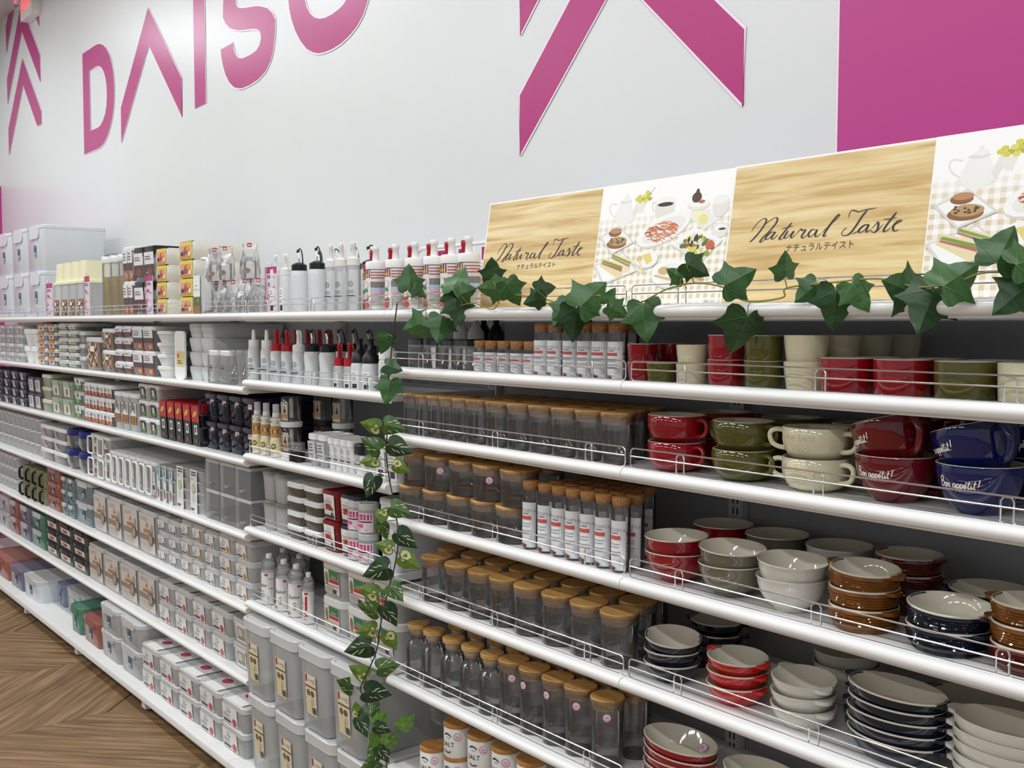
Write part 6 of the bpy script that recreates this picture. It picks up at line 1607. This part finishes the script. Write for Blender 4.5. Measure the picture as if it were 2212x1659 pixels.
IVY = [(0, 0), (-.13, .11), (-.19, .26), (-.16, .40), (-.04, .45), (.10, .44), (.22, .50), (.38, .66), (.42, .47), (.49, .33), (.60, .29), (.76, .20), (.90, .08), (1, 0)]
LOB = [(.98, 0), (.39, .62), (.39, -.62), (-.13, .38), (-.13, -.38)]
ivy_me = [leaf_mesh('leaf', IVY, c, v, LOB, seed=i) for i, (c, v) in enumerate(((('#2c5424', '#34602c'), '#4f7a42'), (('#224520', '#2b5228'), '#44693a'), (('#38632f', '#42703a'), '#638a55')))]
POTH = [(0, 0), (-.10, .12), (-.12, .26), (-.03, .38), (.14, .43), (.34, .40), (.54, .30), (.74, .17), (.9, .06), (1, 0)]
PV = [(.97, 0), (.45, .28), (.45, -.28), (.2, .33), (.2, -.33)]
streaks = lambda c, s: [(c, [(x, y), (x + .16, y + .05 * q), (x + .2, y + .09 * q), (x + .05, y + .05 * q)]) for x, y, q in s]
pothos_me = [
    leaf_mesh('leaf', POTH, ('#1c3a1e', '#264a26'), '#3f6238', PV, streaks('#dfe0c0', [(.2, .04, 1), (.32, -.10, -1), (.42, .05, 1), (.5, -.04, -1), (.15, -.1, -1), (.3, .12, 1), (.55, .1, 1)]), seed=11),
    leaf_mesh('leaf', POTH, ('#5a7a28', '#6f8f34'), '#8aa04a', PV, [('#dcd8a0', [(-.05, .06), (-.08, .26), (.05, .36), (.22, .34), (.4, .2), (.3, .05), (.1, .01)]), ('#e6e2b4', [(.05, -.04), (.22, -.03), (.16, -.14)])], seed=12),
    leaf_mesh('leaf', POTH, ('#3a5c26', '#4a6e2e'), '#6f8a48', PV, streaks('#e3e2c4', [(.1, .1, 1), (.3, .2, 1), (.45, .14, 1), (.2, -.2, -1), (.5, -.1, -1)]), seed=13),
    leaf_mesh('leaf', POTH, ('#4f7a2c', '#66903a'), '#8fb05c', PV, [], seed=14)]

CAMR, CAMN = Vector((.633, .774, 0)), Vector((.77, -.63, .06))
def leaves(root, data, meshes, petiole, mat, seed, tilt=.35, grow=1.0):
    rnd_ = random.Random(seed)
    for i, (x, y, z, size, ang, *kind) in enumerate(data):
        n = (CAMN + Vector((rnd_.uniform(-tilt, tilt), rnd_.uniform(-tilt, tilt), rnd_.uniform(-tilt, tilt)))).normalized()
        a = math.radians(ang)
        t = CAMR * math.cos(a) + Vector((0, 0, 1)) * math.sin(a)
        t = (t - n * t.dot(n)).normalized()
        b = n.cross(t)
        me = meshes[kind[0]] if kind else meshes[i % len(meshes)]
        o = obj('leaf', me, root)
        base = Vector((x, y, z)) - t * size * .45 * grow
        size *= grow
        m = Matrix((t, b, n)).transposed().to_4x4() @ Matrix.Scale(size, 4)
        m.translation = base
        o.matrix_local = m
        # petiole to the nearest point of the stem
        k = min(petiole, key=lambda p: (Vector(p) - base).length)
        k = Vector(k)
        if (k - base).length > .004:
            mid_ = (k + base) / 2 + Vector((0, -.004, .004))
            mb = MB(); tube(mb, [tuple(k), tuple(mid_), tuple(base)], .0011, 5)
            obj('petiole', mb.mesh('petiole', mat), root)

ivy_pts = [(-0.8220, -0.0180, 1.6334), (-0.7625, -0.0180, 1.6504), (-0.6680, -0.0180, 1.6252), (-0.6077, -0.0180, 1.6152), (-0.4933, -0.0180, 1.6283), (-0.4125, -0.0180, 1.6130), (-0.3695, -0.0180, 1.6445), (-0.2867, -0.0180, 1.6407), (-0.2082, -0.0180, 1.6290), (-0.1409, -0.0180, 1.6140), (-0.0630, -0.0180, 1.6380), (-0.0087, -0.0180, 1.6162), (0.0561, -0.0180, 1.6199), (0.1295, -0.0180, 1.6455), (0.1991, -0.0180, 1.6550), (0.2654, -0.0180, 1.6462), (0.3183, -0.0180, 1.6200), (0.3978, -0.0180, 1.6242), (0.4070, -0.0180, 1.6407), (0.4983, -0.0180, 1.6475), (0.5827, -0.0180, 1.6507), (0.6462, -0.0180, 1.6358), (0.7056, -0.0180, 1.6397), (0.7476, -0.0180, 1.6533), (0.8015, -0.0180, 1.6513), (0.8650, -0.0180, 1.6425)]
ivy = root_thing('ivy_garland', 'artificial green ivy garland draped along the top shelf fence', 'garland')
ip = crom(ivy_pts, 6)
mb = MB(); tube(mb, ip, .0016, 6); obj('stem', mb.mesh('stem', 'stem_green'), ivy)
ivy_leaves = [(-0.7538, -0.0250, 1.7014, 0.0670, 90), (-0.7073, -0.0250, 1.6609, 0.0402, -40), (-0.5399, -0.0250, 1.6882, 0.0696, 72), (-0.5725, -0.0250, 1.6430, 0.0522, -165), (-0.5438, -0.0250, 1.6088, 0.0698, -78), (-0.7268, -0.0250, 1.5736, 0.0714, 200), (-0.6179, -0.0250, 1.5669, 0.0715, -100), (-0.4073, -0.0250, 1.7052, 0.0538, 92), (-0.4124, -0.0250, 1.6603, 0.0626, 178), (-0.3306, -0.0250, 1.6477, 0.0610, -60), (-0.2157, -0.0250, 1.6552, 0.0465, 8), (-0.0696, -0.0250, 1.6389, 0.0807, 42), (-0.1625, -0.0250, 1.5983, 0.0656, -125), (-0.1228, -0.0250, 1.5785, 0.0746, -92), (0.0051, -0.0250, 1.6037, 0.0449, -30), (0.0783, -0.0250, 1.5831, 0.0784, -82), (0.2104, -0.0250, 1.6811, 0.0501, -28), (0.1579, -0.0250, 1.6736, 0.0370, 150), (0.3097, -0.0250, 1.6614, 0.0663, 28), (0.3126, -0.0250, 1.5603, 0.0831, -102), (0.4094, -0.0250, 1.6801, 0.0461, 100), (0.4523, -0.0250, 1.6316, 0.0484, -140), (0.5057, -0.0250, 1.6030, 0.0702, -97), (0.5531, -0.0250, 1.6233, 0.0552, -60), (0.6271, -0.0250, 1.6347, 0.0720, 165), (0.6684, -0.0250, 1.6012, 0.0792, -112), (0.7189, -0.0250, 1.6514, 0.0716, 35), (0.7851, -0.0250, 1.6914, 0.0664, 62), (0.7966, -0.0250, 1.6150, 0.0636, -140), (0.8235, -0.0250, 1.6697, 0.0586, 20), (-0.5024, -0.0250, 1.6560, 0.0444, 20), (-0.2624, -0.0250, 1.6298, 0.0452, 200), (-0.0151, -0.0250, 1.6349, 0.0377, 60)]
leaves(ivy, ivy_leaves, ivy_me, ip, 'stem_green', 5)

vine_pts = [(-0.7803, -0.0450, 1.6323), (-0.8056, -0.0450, 1.5238), (-0.8269, -0.0450, 1.3951), (-0.8184, -0.0450, 1.3282), (-0.8372, -0.0450, 1.2590), (-0.8243, -0.0450, 1.1737), (-0.8022, -0.0450, 1.1148), (-0.7848, -0.0450, 1.0557), (-0.7761, -0.0450, 1.0264), (-0.7968, -0.0450, 0.9427), (-0.8386, -0.0450, 0.8472), (-0.8696, -0.0450, 0.7645), (-0.8940, -0.0450, 0.6819), (-0.9606, -0.0450, 0.5866), (-0.9759, -0.0450, 0.5561), (-0.9489, -0.0450, 0.5308), (-0.9103, -0.0450, 0.4965), (-0.8540, -0.0450, 0.4236), (-0.8361, -0.0450, 0.3397)]
vine = root_thing('trailing_vine', 'artificial variegated vine hanging down between the bottles and glass jars', 'vine')
vp = crom(vine_pts, 6)
mb = MB(); tube(mb, vp, .0018, 6); obj('stem', mb.mesh('stem', 'stem_brown'), vine)
vl = [(-0.9103, -0.0500, 1.3043, 0.0551, 165), (-0.7884, -0.0500, 1.3100, 0.0605, -15), (-0.9061, -0.0500, 1.2543, 0.0626, 150), (-0.7623, -0.0500, 1.2552, 0.0674, -22), (-0.9162, -0.0500, 1.2079, 0.0528, 190), (-0.7561, -0.0500, 1.2038, 0.0481, -20), (-0.9074, -0.0500, 1.1381, 0.0628, -112), (-0.7591, -0.0500, 1.0930, 0.0603, -22), (-0.8518, -0.0500, 1.0600, 0.0471, -80), (-0.8429, -0.0500, 1.0239, 0.0470, -70), (-0.7357, -0.0500, 1.0189, 0.0672, -36), (-0.8432, -0.0500, 0.9863, 0.0495, 165), (-0.7187, -0.0500, 0.9637, 0.0598, -32), (-0.8837, -0.0500, 0.9086, 0.0802, 200), (-0.9274, -0.0500, 0.8464, 0.0584, 160), (-0.7829, -0.0500, 0.8707, 0.0561, -50), (-0.9304, -0.0500, 0.7955, 0.0636, 165), (-0.8151, -0.0500, 0.8017, 0.0666, -60), (-0.9359, -0.0500, 0.7335, 0.0587, 185), (-0.8089, -0.0500, 0.7318, 0.0542, -60), (-0.9811, -0.0500, 0.6731, 0.0802, 195), (-0.8254, -0.0500, 0.6610, 0.0620, 10), (-0.9819, -0.0500, 0.6070, 0.0596, 150), (-1.0385, -0.0500, 0.5532, 0.0685, 150), (-0.8776, -0.0500, 0.5731, 0.0781, -15), (-0.9908, -0.0500, 0.4974, 0.0442, 100), (-0.8947, -0.0500, 0.5269, 0.0456, 60), (-0.9588, -0.0500, 0.4568, 0.0594, -60), (-0.8617, -0.0500, 0.5097, 0.0503, 60), (-0.7323, -0.0500, 0.5375, 0.0557, 50), (-0.8549, -0.0500, 0.4823, 0.0477, -20), (-0.8956, -0.0500, 0.4386, 0.0559, 120), (-0.8111, -0.0500, 0.4654, 0.0546, 45), (-0.9032, -0.0500, 0.3958, 0.0586, -120), (-0.8485, -0.0500, 0.4138, 0.0527, -60), (-0.9181, -0.0500, 0.3609, 0.0563, 200)]
kinds = [1, 2, 2, 0, 1, 1, 0, 2, 1, 2, 0, 1, 1, 0, 1, 2, 2, 0, 1, 1, 0, 2, 1, 2, 0, 1, 2, 0, 3, 3, 0, 3, 3, 2, 0, 2]
leaves(vine, [(*a, k) for a, k in zip(vl, kinds)], pothos_me, vp, 'stem_brown', 9, .28)
# three plain ivy leaves at the head of the vine
head = [(-0.8315, -0.0500, 1.5259, 0.0561, -110), (-0.7916, -0.0500, 1.4650, 0.0483, -20), (-0.8190, -0.0500, 1.4006, 0.0658, -100)]
leaves(vine, head, ivy_me, vp, 'stem_green', 2)
